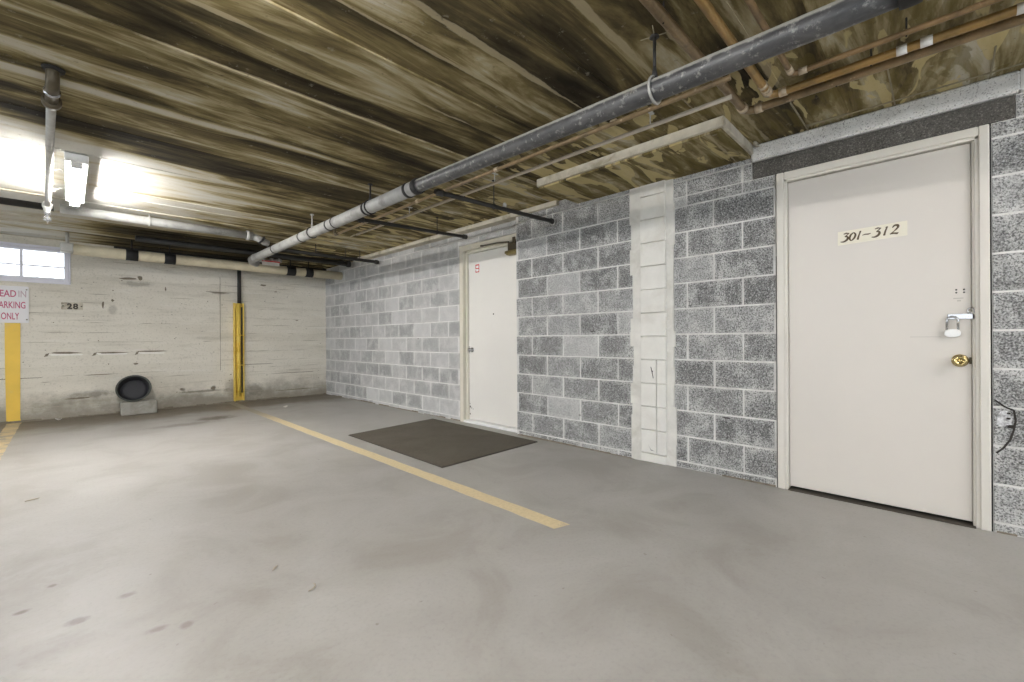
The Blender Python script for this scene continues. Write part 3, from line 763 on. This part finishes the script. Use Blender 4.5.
# ------------------------------------------------------------------ text from the built-in font
def text_mesh(txt, size, mat_, name, parent, origin, xscale=1.0, bold=0.0, align='CENTER', spacing=1.0):
    cu = bpy.data.curves.new('t', 'FONT'); cu.body = txt; cu.size = size; cu.extrude = .0008; cu.offset = bold
    cu.align_x = align; cu.space_character = spacing
    ob = bpy.data.objects.new('t', cu); COL.objects.link(ob)
    dg = bpy.context.evaluated_depsgraph_get(); dg.update()
    me = bpy.data.meshes.new_from_object(ob.evaluated_get(dg))
    COL.objects.unlink(ob); bpy.data.objects.remove(ob); 
    for v in me.vertices:
        x, y, z = v.co; v.co = (origin[0]+x*xscale, origin[1]-z, origin[2]+y)
    me.materials.clear(); me.materials.append(mat_)
    o = bpy.data.objects.new(name, me); COL.objects.link(o)
    o.parent = parent; o.matrix_parent_inverse = Matrix.Translation(parent.location).inverted()
    return o

# parking sign
SY = YB-.014
sg = empty('parking_sign', (-.51, YB, 1.281)); tag(sg, 'white sign with red letters HEAD IN PARKING ONLY above the yellow wall stripe', 'sign')
b = MB()
def rrect(x0, z0, x1, z1, r, n=5):
    pts = []
    for cx, cz, a0 in ((x1-r, z0+r, -90), (x1-r, z1-r, 0), (x0+r, z1-r, 90), (x0+r, z0+r, 180)):
        for i in range(n+1):
            a = math.radians(a0+90*i/n); pts.append((cx+r*math.cos(a), cz+r*math.sin(a)))
    return pts
b.prism(rrect(-.672, 1.281, -.354, 1.752, .012), lambda u, v: (u, SY, v), lambda u, v: (u, SY+.004, v))
b.build('sign_panel', M_sign, sg)
text_mesh('HEAD', .120, M_red, 'lettering', sg, (-.657, SY-.001, 1.612), .62, .0015, 'LEFT')
text_mesh('IN', .120, M_redfade, 'lettering', sg, (-.448, SY-.001, 1.612), .62, .0008, 'LEFT')
text_mesh('PARKING', .120, M_red, 'lettering', sg, (-.510, SY-.001, 1.468), .515, .0015)
text_mesh('ONLY', .120, M_red, 'lettering', sg, (-.515, SY-.001, 1.325), .47, .0015)
for zz in (1.325, 1.71):
    b = MB(); b.lathe([(0, -.012), (.006, -.012), (.006, 0), (.008, .001), (.006, .004), (0, .005)], (-.372, SY-.0005, zz), (0, -1, 0), 0, 12)
    b.build('screw', M_chip, sg)

# 28 plate
pn = empty('space_number_plate', (.04, YB, 1.47)); tag(pn, 'small old plate with black number 28 on the end wall beside the window', 'number plate')
b = MB(); b.box((-.062, YB-.012, 1.470), (.147, YB-.0015, 1.568), 0, .004); b.build('plate', M_plate, pn)
text_mesh('28', .100, M_ink, 'lettering', pn, (.047, YB-.0125, 1.484), .98, .004, spacing=1.15)
for xx in (-.045, .132):
    b = MB(); b.lathe([(0, 0), (.008, 0), (.006, .004), (0, .005)], (xx, YB-.012, 1.52), (0, -1, 0), 0, 12); b.build('screw', M_ink, pn)

# ------------------------------------------------------------------ yellow stripe on the wall, pole guard
b = MB()
pts = [(-.552, .02), (-.560, .0), (-.425, .0), (-.434, .05), (-.432, .6), (-.428, 1.279), (-.562, 1.279), (-.560, .7)]
b.prism(pts, lambda u, v: (u, YB-.004, v), lambda u, v: (u, YB+.002, v))
tag(b.build('wall_stripe', M_yellow_old), 'broad yellow painted stripe on the end wall under the red-lettered sign', 'stripe')

pg = empty('pole_guard', (2.02, YB-.04, 0)); tag(pg, 'yellow steel channel guarding a dark pipe on the end wall', 'pole guard')
b = MB()
b.box((1.938, YB-.014, .03), (2.088, YB-.004, 1.665), 0, .002); b.box((1.938, YB-.085, .03), (1.952, YB-.008, 1.665), 0, .002); b.box((2.072, YB-.060, .03), (2.088, YB-.008, 1.665), 0, .002)
b.build('channel', M_yellow, pg)
b = MB(); b.sweep([(2.003, YB-.046, .10), (2.003, YB-.046, 1.66)], .034, 0, 18); b.build('guarded_pipe', M_yellow, pg)
b = MB(); b.sweep([(2.022, YB-.046, 1.66), (2.022, YB-.046, ZC+.002)], .028, 0, 18)
b.box((2.052, YB-.05, .16), (2.064, YB-.014, 1.60), 0); b.build('riser_and_gap_shade', M_blackpipe, pg)  # thin black strip paints the shaded gap between pipe and flange
for zz in (1.12, .62):
    b = MB(); b.box((1.934, YB-.088, zz), (2.095, YB-.055, zz+.014), 0, .003); b.build('strap', M_yellow_old, pg)

# ------------------------------------------------------------------ tub and block
cbk = empty('concrete_block', (.71, 8.19, 0)); tag(cbk, 'loose grey concrete block on the floor under the black tub', 'block')
b = MB(); b.box((.512, 8.09, 0), (.905, 8.285, .185), 0, .012); b.build('block_body', M_cblock, cbk)
ax = Vector((-.15, -.90, .38)).normalized()
tc = Vector((.652, 8.17, .370)); dep = .10; bc = tc - ax*dep
tb = empty('rubber_tub', bc); tag(tb, 'round black rubber tub tipped towards the room on the loose concrete block', 'tub')
b = MB(); b.lathe([(0, 0), (.140, 0), (.151, .012), (.177, dep-.012), (.187, dep-.012), (.189, dep), (.172, dep), (.150, .020), (.142, .014)], bc, ax, 0, 48); b.build('tub_wall', M_tub, tb)
b = MB(); b.lathe([(.152, .020), (.144, .022), (.136, .028), (.110, .029), (0, .031)], bc, ax, 0, 48); b.build('tub_bottom', M_tubin, tb)
b = MB(); b.lathe([(.179, dep-.004), (.193, dep-.004), (.197, dep+.004), (.191, dep+.010), (.181, dep+.009), (.174, dep+.002)], bc, ax, 0, 48); b.build('rim', M_tubrim, tb)

# ------------------------------------------------------------------ mat and lines
fm = empty('floor_mat', (2.7, 3.77, 0)); tag(fm, 'dark brown rectangular entrance mat on the floor before the white door', 'mat')
q = [(2.110, 2.875), (3.305, 2.900), (3.330, 4.735), (2.130, 4.600)]
b = MB(); cx = sum(p[0] for p in q)/4; cy = sum(p[1] for p in q)/4
ins = [(p[0]+(cx-p[0])*.014, p[1]+(cy-p[1])*.010) for p in q]
b.prism(ins, lambda u, v: (u, v, .010), lambda u, v: (u, v, .001)); b.build('pile', M_mat, fm)
b = MB(); i0 = len(b.v)
b.v += [(p[0], p[1], .0005) for p in q] + [(p[0], p[1], .004) for p in q] + [(p[0], p[1], .009) for p in ins]
for k in range(4):
    n_ = (k+1) % 4; b.idx([i0+k, i0+n_, i0+4+n_, i0+4+k]); b.idx([i0+4+k, i0+4+n_, i0+8+n_, i0+8+k])
b.build('mat_border', M_matedge, fm)

def line(name, x0, x1, y0, y1, mt, label, seed, skew=0.0):
    r = random.Random(seed); b = MB(); n = 60; L, R = [], []
    for i in range(n+1):
        y = y0+(y1-y0)*i/n; k = skew*(1-i/n)
        L.append((x0+r.uniform(-.004, .004), y+k*0)); R.append((x1+r.uniform(-.004, .004), y-(skew if i == 0 else 0)))
    base = len(b.v)
    for p, q_ in zip(L, R): b.v += [(p[0], p[1], .0012), (q_[0], q_[1], .0012)]
    for i in range(n): b.idx([base+2*i, base+2*i+1, base+2*i+3, base+2*i+2])
    for i in range(n):
        a, c = base+2*i, base+2*i+2; k0 = len(b.v)
        b.v += [(L[i][0], L[i][1], .0002), (L[i+1][0], L[i+1][1], .0002), (R[i][0], R[i][1], .0002), (R[i+1][0], R[i+1][1], .0002)]
        b.idx([k0, k0+1, c, a]); b.idx([k0+2, k0+3, c+1, a+1])
    k0 = len(b.v); b.v += [(L[0][0], L[0][1], .0002), (R[0][0], R[0][1], .0002)]; b.idx([k0, k0+1, base+1, base])
    return tag(b.build(name, mt), label, 'parking line')
line('parking_line', 1.858, 1.963, 1.515, 8.44, M_line, 'long yellow parking line running past the mat to the pole guard', 4, .03)
line('parking_line', -.545, -.425, 3.2, 8.44, M_line2, 'worn yellow parking line at the foot of the broad wall stripe', 9)

# ------------------------------------------------------------------ MAIN DRAIN PIPE
PX = 1.86
def pz(y): return 2.140 + .055*min(1, max(0, (y-.3)/2.4)) + .008*min(1, max(0, (y-2.7)/3))
dp = empty('drain_pipe', (PX, 3.0, pz(3))); tag(dp, 'thick iron drain pipe, black then grey, slung under the ceiling along the garage', 'pipe')
b = MB(); ys = [.09+.19*i for i in range(15)] + [2.86]; b.sweep([(PX, y, pz(y)) for y in ys], .0475, 0, 36); b.build('black_length', M_iron_pale_top, dp)
b = MB(); b.sweep([(PX, y, pz(y)) for y in (2.85, 3.6, 4.5, 5.4, 6.0, 6.6, 7.02)], .0525, 0, 36)
b.sweep([(PX, 6.98, pz(7)), (PX, 7.08, pz(7)-.004), (PX+.03, 7.16, pz(7)-.02), (PX+.10, 7.22, pz(7)-.03)], .050, 0, 24); b.build('grey_length', M_grey_pipe, dp)
b = MB(); b.sweep([(PX, -.9, pz(-.5)), (PX, .045, pz(.04))], .050, 0, 36); b.build('pale_length', M_grey_pipe, dp)
for i, (ya, yb_, r, mt) in enumerate(((2.80, 2.85, .0575, M_rubber), (2.93, 2.96, .0575, M_rubber), (3.61, 3.64, .056, M_rubber), (4.27, 4.285, .055, M_rubber), (4.40, 4.425, .055, M_rubber), (5.14, 5.165, .0555, M_rubber), (6.06, 6.085, .0555, M_rubber), (6.86, 6.90, .057, M_grey_pipe), (.04, .095, .058, M_rubber), (.0, .03, .060, M_grey_pipe))):
    b = MB(); b.lathe([(.04, 0), (r, 0), (r+.002, .3*(yb_-ya)), (r+.002, .7*(yb_-ya)), (r, yb_-ya), (.04, yb_-ya)], (PX, ya, pz(ya)), (0, 1, 0), 0, 36); b.build('coupling', mt, dp)
for y, mt, lp in ((.92, M_blackpipe, M_galv), (3.56, M_blackpipe, M_rubber), (4.86, M_galv, M_rubber)):
    b = MB(); zt = pz(y)+.05
    b.sweep([(PX, y, zt+.02), (PX, y, ZC+.004)], .007, 0, 12); b.lathe([(0, 0), (.022, 0), (.018, .008), (0, .009)], (PX, y, ZC-.008), (0, 0, 1), 0, 16)
    b.sweep([(PX, y, zt+.055), (PX, y, zt-.004)], .012, 0, 14, radii=[.007, .016]); h = b.build('hanger_rod', mt, dp)
    b = MB(); b.sweep([(PX+.056*math.cos(a), y, pz(y)+.056*math.sin(a)) for a in [2*PI*i/28 for i in range(29)]], .007, 0, 8); b.build('hanger_loop', lp, h)
b = MB()
for a0, l in ((.3, .07), (1.9, .06), (3.5, .075), (5.0, .05)):
    b.sweep([(PX, .92, ZC-.003), (PX+l*math.cos(a0), .92+l*math.sin(a0), ZC-.003)], .0022, 0, 6)
b.build('anchor_plate', M_fin, dp)

# branch drain across to the left, joining the main pipe
bd = empty('branch_pipe', (.6, 6.08, 2.30)); tag(bd, 'pale branch pipe crossing under the ceiling near the lit tube light', 'pipe')
BY, BZ = 6.08, 2.325
b = MB(); b.sweep([(-.05, BY, BZ), (.8, BY, BZ+.002), (1.56, BY, BZ+.004)], .045, 0, 28); b.build('pale_length', M_grey_pipe, bd)
b = MB(); b.sweep([(-2.6, BY, BZ-.01), (-.09, BY, BZ-.005)], .032, 0, 24); b.build('shaded_length', M_blackpipe, bd)  # stretch of the same pipe lying in shadow, shade painted as black
b = MB(); b.lathe([(.03, 0), (.058, 0), (.058, .03), (.05, .034), (.05, .07), (.03, .07)], (1.54, BY, BZ+.004), (1, 0, 0), 0, 28)
b.sweep([(1.60, BY, BZ), (1.68, BY, BZ-.02), (1.74, BY+.012, BZ-.045), (1.792, BY+.02, 2.268)], .040, 0, 24); b.build('elbow', M_grey_pipe, bd)
b = MB(); b.lathe([(.03, 0), (.054, 0), (.054, .022), (.03, .022)], (1.70, BY, BZ-.022), (.75, .1, -.55), 0, 24); b.build('clamp', M_rubber, bd)
b = MB(); b.lathe([(.03, 0), (.051, 0), (.053, .01), (.051, .02), (.03, .02)], (.61, BY, BZ+.001), (1, 0, 0), 0, 28)
b.sweep([(.62, BY, BZ+.04), (.62, BY, ZC+.004)], .006, 0, 10); b.build('hanger', M_grey_pipe, bd)
b = MB(); b.lathe([(.03, 0), (.052, 0), (.052, .05), (.03, .05)], (-.16, BY, BZ-.005), (1, 0, 0), 0, 28); b.build('coupling', M_galv, bd)

# sprinkler line dropping out of the ceiling and running to the branch
sl = empty('sprinkler_line', (-.05, 4.5, 2.30)); tag(sl, 'grey pipe from a dark hole in the ceiling, ending in a sprinkler head', 'pipe')
b = MB(); b.sweep([(-.058, 3.42, 2.325), (-.09, 4.6, 2.318), (-.128, 5.98, 2.315)], .020, 0, 22); b.build('pipe_run', M_galv, sl)
b = MB(); b.sweep([(-.048, 3.16, 2.42), (-.048, 3.165, 2.375)] + [tuple(v) for v in arc((-.048, 3.17, 2.328), (-.048, 3.17, 2.36), (-.050, 3.21, 2.327))] + [(-.056, 3.40, 2.325)], .026, 0, 22)
b.lathe([(.02, 0), (.039, 0), (.040, .02), (.039, .04), (.02, .04)], (-.056, 3.38, 2.325), (-.02, 1, -.004), 0, 22); b.build('elbow', M_bronze, sl)
b = MB(); b.lathe([(.02, 0), (.033, 0), (.033, .012), (.02, .012)], (-.052, 3.26, 2.326), (-.02, 1, 0), 0, 22); b.build('steel_ring', M_steel, sl)
b = MB(); b.lathe([(.0, .0), (.040, .0), (.044, .010), (.03, .013)], (-.045, 3.155, ZC-.012), (0, 0, 1), 0, 26); b.build('ceiling_flange', M_black, sl)
b = MB(); b.lathe([(.0, 0), (.036, 0), (.036, .07), (0, .07)], (-.13, 5.95, 2.316), (-.02, 1, 0), 0, 20)
b.sweep([(-.13, 5.985, 2.31), (-.13, 5.985, 2.25)], .022, 0, 16, radii=[.026, .020]); b.build('tee', M_galv, sl)
b = MB(); b.lathe([(0, .055), (.015, .055), (.019, .045), (.019, .03), (.010, .028), (.008, -.01), (.006, -.02), (.028, -.022), (.03, -.026), (.026, -.029), (.008, -.028), (.004, -.055), (0, -.056)], (-.13, 5.985, 2.205), (0, 0, 1), 0, 20)
for s_ in (-1, 1): b.sweep([(-.13+s_*.012, 5.985, 2.235), (-.13+s_*.022, 5.985, 2.205), (-.13+s_*.006, 5.985, 2.182)], .0035, 0, 8)
b.build('sprinkler_head', M_steel, sl)

# ------------------------------------------------------------------ black sprinkler cross bars
def crossbar(y, x0, x1, z0, z1, rodx, label, hook=True):
    r = empty('sprinkler_pipe', ((x0+x1)/2, y, z0)); tag(r, label, 'pipe', )
    b = MB(); b.sweep([(x0, y, z0), (x1, y, z1)], .0185, 0, 18)
    b.lathe([(0, 0), (.026, 0), (.026, .05), (0, .05)], (x0+.02, y, z0), (1, 0, 0), 0, 18); b.lathe([(0, 0), (.026, 0), (.026, .05), (0, .05)], (x1-.05, y, z1), (1, 0, 0), 0, 18); b.build('pipe_run', M_blackpipe, r)
    zr = z0+(z1-z0)*(rodx-x0)/(x1-x0)
    b = MB(); b.sweep([(rodx, y, zr), (rodx, y, ZC+.004)], .005, 0, 10); b.lathe([(0, 0), (.016, 0), (.016, .006), (0, .006)], (rodx, y, ZC-.006), (0, 0, 1), 0, 14)
    b.sweep([(rodx, y+.022*math.cos(a), zr+.022*math.sin(a)) for a in [2*PI*i/18 for i in range(19)]], .004, 0, 8); b.build('hanger', M_blackpipe, r)
    if hook:
        b = MB(); b.lathe([(0, 0), (.016, 0), (.018, .03), (.010, .04), (0, .04)], (rodx+.13, y, zr+.018), (0, 0, 1), 0, 14); b.build('upright_head', M_galv, r)
        b = MB(); b.sweep([(x1-.02, y, z1+.12), (x1-.02, y, z1+.03)], .005, 0, 10)
        b.sweep([(x1-.02, y+.03*math.cos(a), z1-.004+.03*math.sin(a)) for a in [2*PI*i/18 for i in range(19)]], .0045, 0, 8); b.build('end_hanger', M_galv, r)
    return r
crossbar(2.74, 1.96, 3.385, 2.160, 2.196, 2.57, 'black sprinkler pipe from the black end of the thick drain pipe to the block wall')
crossbar(4.02, 1.96, 3.32, 2.205, 2.248, 2.90, 'thin black pipe crossing to the top corner of the white door frame', False)
# black pipes bunched along the end wall
for (y, x0, x1, z, r_, lab) in ((6.35, 1.98, 3.44, 2.262, .024, 'black pipe ending in a capped tip high on the block wall near the far corner'),
                              (7.25, .6, 3.40, 2.335, .038, 'fat black pipe in the dark under the ceiling near the end wall'),
                              (8.15, .45, 3.35, 2.325, .028, 'black pipe behind the cream wrapped pipe, closest to the end wall')):
    rr = empty('black_pipe', ((x0+x1)/2, y, z)); tag(rr, lab, 'pipe')
    b = MB(); b.sweep([(x0, y, z), (x1, y, z)], r_, 0, 20); b.build('pipe_run', M_blackpipe, rr)
    b = MB(); b.lathe([(0, 0), (r_*1.35, 0), (r_*1.45, .03), (r_*1.2, .06), (0, .065)], (x1-.05, y, z), (1, 0, 0), 0, 20); b.build('end_cap', M_blackpipe, rr)
    for xx in (x0+.5, (x0+x1)/2+.2, x1-.3):
        b = MB(); b.sweep([(xx, y, z), (xx, y, ZC+.004)], .006, 0, 8); b.build('hanger_rod', M_blackpipe, rr)

# ------------------------------------------------------------------ wrapped pipe along the end wall
wp = empty('insulated_pipe', (1.8, 7.78, 2.195)); tag(wp, 'cream wrapped pipe with black bands hung under the ceiling before the end wall', 'pipe')
b = MB(); WYp, WZp = 7.78, 2.197
b.sweep([(.05, WYp, WZp), (1.2, WYp, WZp), (2.5, WYp, WZp), (3.486, WYp, WZp)], .069, 0, 30); b.build('wrapped_length', M_insul, wp)
for xa, xb in ((.546, .672), (.952, 1.078), (2.552, 2.692), (2.855, 2.976)):
    b = MB(); b.lathe([(.05, 0), (.075, 0), (.075, xb-xa), (.05, xb-xa)], (xa, WYp, WZp), (1, 0, 0), 0, 28); bd_ = b.build('band', M_rubber, wp)
    b = MB(); b.sweep([((xa+xb)/2, WYp, WZp+.06), ((xa+xb)/2, WYp, ZC)], .008, 0, 8); b.build('band_hanger', M_rubber, bd_)
b = MB(); b.box((-.065, WYp-.07, 2.150), (.055, WYp+.07, 2.262), 0, .01); b.sweep([(.0, WYp, 2.25), (.0, WYp, ZC)], .018, 0, 12); b.build('end_bracket', M_galv, wp)
# a valve with tag at the end of the grey drain
vl = empty('valve', (2.12, 7.35, 2.25)); tag(vl, 'small valve with a red and white tag where the grey drain pipe ends', 'valve')
b = MB(); b.sweep([(1.99, 7.3, 2.235), (2.36, 7.42, 2.285)], .026, 0, 18)
for t in (.2, .55, .85): b.lathe([(.01, 0), (.036, 0), (.036, .035), (.01, .035)], (1.99+.37*t, 7.3+.12*t, 2.24+.05*t), (.9, .3, .1), 0, 18)
b.build('valve_body', M_galv, vl)
b = MB(); b.sweep([(2.3, 7.40, 2.28), (2.3, 7.40, ZC+.006)], .006, 0, 8); b.build('hanger_rod', M_blackpipe, vl)
b = MB(); b.box((2.06, 7.30, 2.180), (2.30, 7.31, 2.245), 0, .002); t_ = b.build('tag_plate', M_paper, vl)
b = MB(); b.box((2.055, 7.295, 2.232), (2.305, 7.312, 2.250), 0, .002); b.build('tag_stripe', M_red_tag, t_)

# ------------------------------------------------------------------ copper pipes
ZP = 2.335
def copper(r, xel, ycross, x_start, mt, label, y_end=-1.6, tapes=(), jc=(), z=ZP):
    rt = empty('copper_pipe', (xel, ycross, z)); tag(rt, label, 'pipe')
    k = r*2.2; b = MB()
    path = [(x_start, ycross, z), ((x_start+xel)/2, ycross, z), (xel-k, ycross, z)] + [tuple(v) for v in arc((xel, ycross, z), (xel-k, ycross, z), (xel, ycross-k, z), 8)][1:] + [(xel, (ycross+y_end)/2, z), (xel, y_end, z)]
    b.sweep(path, r, 0, 20); b.build('pipe_run', mt, rt)
    for i in range(2):
        b = MB()
        if i == 0: b.lathe([(r*.7, 0), (r*1.22, 0), (r*1.22, .035), (r*.7, .035)], (xel-k-.035, ycross, z), (1, 0, 0), 0, 20)
        else: b.lathe([(r*.7, 0), (r*1.22, 0), (r*1.22, .035), (r*.7, .035)], (xel, ycross-k, z), (0, -1, 0), 0, 20)
        b.build('solder_joint', M_solder, rt)
    for dx in jc:
        b = MB(); b.lathe([(r*.7, 0), (r*1.18, 0), (r*1.18, .022), (r*.7, .022)], (xel-k-dx, ycross, z), (1, 0, 0), 0, 20); b.build('solder_joint', M_solder, rt)
    for ya, yb_ in tapes:
        b = MB(); b.lathe([(r*.7, 0), (r*1.08, 0), (r*1.08, ya-yb_), (r*.7, ya-yb_)], (xel, ya, z), (0, -1, 0), 0, 20); b.build('tape', M_tape, rt)
    for px_, py_ in ((xel-1.05, ycross), (xel, ycross-.42)):
        b = MB(); b.sweep([(px_, py_, z-r-.003), (px_+.012, py_, z), (px_+.004, py_, ZC+.004)], .0035, 0, 8)
        b.build('wire_hanger', M_black, rt)
    return rt
copper(.022, 2.745, .80, .35, M_copper_b, 'outermost copper pipe, its long arm nearest the top of the beige door', tapes=())
copper(.0195, 2.655, .655, .35, M_copper_o, 'middle copper pipe with white tape patches on its long arm', tapes=((.145, .108), (.065, .025), (-.215, -.26)), jc=(.06, .11))
copper(.013, 2.515, .525, .35, M_copper, 'thin innermost copper pipe of the three bent ones', jc=(.05,))
# straight copper line below the drain and pale conduit beside it
cl = empty('copper_line', (2.255, 3.0, 2.305)); tag(cl, 'straight thin copper line running just beside the thick drain pipe', 'pipe')
b = MB(); b.sweep([(2.235, .72, 2.286), (2.25, 2.5, 2.303), (2.255, 5.1, 2.30)], .0135, 0, 16); b.build('pipe_run', M_copper_b, cl)
for y in (1.35, 2.35, 3.4):
    b = MB(); b.lathe([(.009, 0), (.0175, 0), (.0175, .035), (.009, .035)], (2.25, y, 2.303), (0, 1, 0), 0, 16); b.build('solder_joint', M_solder, cl)
b = MB(); b.sweep([(2.255, 5.1, 2.30), (2.255, 5.18, 2.30), (2.255, 5.2, 2.33), (2.255, 5.2, ZC+.004)], .016, 0, 14); b.build('elbow', M_bronze, cl)
cd = empty('conduit', (2.43, 3.0, 2.305)); tag(cd, 'thin pale conduit line next to the straight copper line', 'conduit')
b = MB(); b.sweep([(2.432, .78, 2.294), (2.44, 2.5, 2.306), (2.435, 5.0, 2.30)], .012, 0, 16); b.build('pipe_run', M_conduit, cd)
for y in (1.25, 2.62, 3.9):
    b = MB(); b.sweep([(2.44, y, 2.294), (2.462, y, 2.306), (2.468, y, 2.33), (2.468, y, ZC+.003)], .004, 0, 8)
    b.box((2.445, y-.012, ZC-.006), (2.50, y+.012, ZC+.004), 0, .002)
    b.build('strap', M_galv, cd)
# wall clip above the beige door's lintel
cw = empty('wire_clip', (3.33, .93, ZC)); tag(cw, 'small pale clip on the ceiling at the corner of the dropped panel', 'clip')
b = MB(); b.box((3.355, .915, ZC-.022), (3.416, .935, ZC+.003), 0, .003); b.sweep([(3.36, .925, ZC-.01), (3.375, .905, ZC-.034), (3.41, .925, ZC-.016)], .004, 0, 8); b.build('clip_body', M_pale, cw)

# ------------------------------------------------------------------ fluorescent lights
def light_fixture(x, y, label, tube):
    r = empty('fluorescent_light', (x, y, ZC)); tag(r, label, 'light', 'strip lights on the garage ceiling')
    b = MB(); b.box((x-.064, y-.66, ZC-.060), (x+.064, y+.66, ZC+.002), 0, .006)
    b.build('housing', M_white_enamel, r)
    for s_ in (-1, 1):
        b = MB(); b.sweep([(x+s_*.0165, y-.62, ZC-.084), (x+s_*.0165, y+.62, ZC-.084)], .0130, 0, 14); b.build('tube', tube, r)
    for s_ in (-1, 1):
        b = MB(); b.box((x-.032, y+s_*.628-.012, ZC-.102), (x+.032, y+s_*.628+.012, ZC-.035), 0, .004); b.build('socket', M_white_enamel, r)
    return r
light_fixture(.05, 5.13, 'lit twin-tube strip light on the ceiling beside the sprinkler line', M_tube)
for i, (x, y) in enumerate(((.05, 1.3), (2.25, -1.9))):  # second lamp is added out of view to brighten door and right floor
    light_fixture(x, y, ('lit twin-tube strip light over the near end of the parking bay', 'added unseen strip light behind the camera, brightening the beige door and near floor')[i], M_tube_dim)
# thin wires from the sprinkler line to the light
for y, lab in ((4.9, 'thin wire looping from the sprinkler line to the near end of the lit strip light'), (5.5, 'thin wire looping from the sprinkler line to the far end of the lit strip light')):
    wr = MB(); wr.sweep([(-.105, y, 2.3475), (-.075, y+.03, 2.372), (-.04, y-.02, 2.375), (-.018, y, 2.368)], .003, 0, 8)
    tag(wr.build('light_wire', M_galv), lab, 'wire')

# ------------------------------------------------------------------ litter on the floor
def twig(x, y, l, a, mt, label, curl=.3):
    b = MB(); pts = []
    for i in range(6):
        t = i/5; pts.append((x+l*t*math.cos(a+curl*t), y+l*t*math.sin(a+curl*t), .004+.004*math.sin(PI*t)))
    b.sweep(pts, .003, 0, 7, radii=[.0025, .0035, .004, .0035, .003, .0015])
    b.sweep([pts[2], (pts[2][0]+.012*math.cos(a+1.2), pts[2][1]+.012*math.sin(a+1.2), .006)], .002, 0, 6)
    tag(b.build('twig', mt), label, 'litter')
twig(.640, 2.150, .045, .5, M_leaf, 'short straw-coloured twig lying alone in the middle of the bare floor')
twig(.690, 1.865, .06, -.4, M_leaf, 'curled dry twig on the bare floor nearest the camera', 1.3)
twig(-.20, 4.24, .07, -.6, M_leaf, 'dry leaf scrap on the floor at the left edge of the view', 1.0)
def scrap(x, y, s, label):
    b = MB(); r = random.Random(int(x*100)); pts = [(x+s*r.uniform(.6, 1.1)*math.cos(2*PI*i/7), y+s*r.uniform(.6, 1.1)*math.sin(2*PI*i/7)) for i in range(7)]
    b.prism(pts, lambda u, v: (u, v, .012+.01*math.sin(u*90)), lambda u, v: (u, v, .006+.01*math.sin(u*90)))
    o = b.build('paper_scrap', M_paper); tag(o, label, 'litter')
scrap(2.37, 7.28, .035, 'white paper scrap on the floor between the pole guard and the block wall')
scrap(-.09, 8.36, .035, 'white paper scrap at the foot of the end wall by the yellow stripe')

# ------------------------------------------------------------------ world, camera, colour management
wd = bpy.data.worlds.new('World'); scene.world = wd; wd.use_nodes = True
bg = wd.node_tree.nodes['Background']; bg.inputs[0].default_value = (.86, .93, 1.0, 1); bg.inputs[1].default_value = 1.45

F, YAW, ROLL, CYP = 437.3, math.radians(45.44), math.radians(-.334), 339.0
cam = bpy.data.cameras.new('camera'); co = bpy.data.objects.new('camera', cam); COL.objects.link(co)
cam.sensor_fit = 'HORIZONTAL'; cam.sensor_width = 36; cam.lens = 36*F/1024; cam.shift_y = (CYP-341)/1024; cam.clip_start = .02
fw = Vector((math.sin(YAW), math.cos(YAW), 0)); r0 = Vector((math.cos(YAW), -math.sin(YAW), 0)); u0 = r0.cross(fw)
rt = r0*math.cos(ROLL)+u0*math.sin(ROLL); up = rt.cross(fw)
m4 = Matrix.Identity(4)
for i in range(3): m4[i][0], m4[i][1], m4[i][2] = rt[i], up[i], -fw[i]
m4.translation = Vector((0, 0, 1.037)); co.matrix_world = m4
scene.camera = co
vs = scene.view_settings; vs.view_transform = 'Standard'; vs.look = 'None'; vs.exposure = 1.6; vs.gamma = 1.0; vs.use_curve_mapping = False
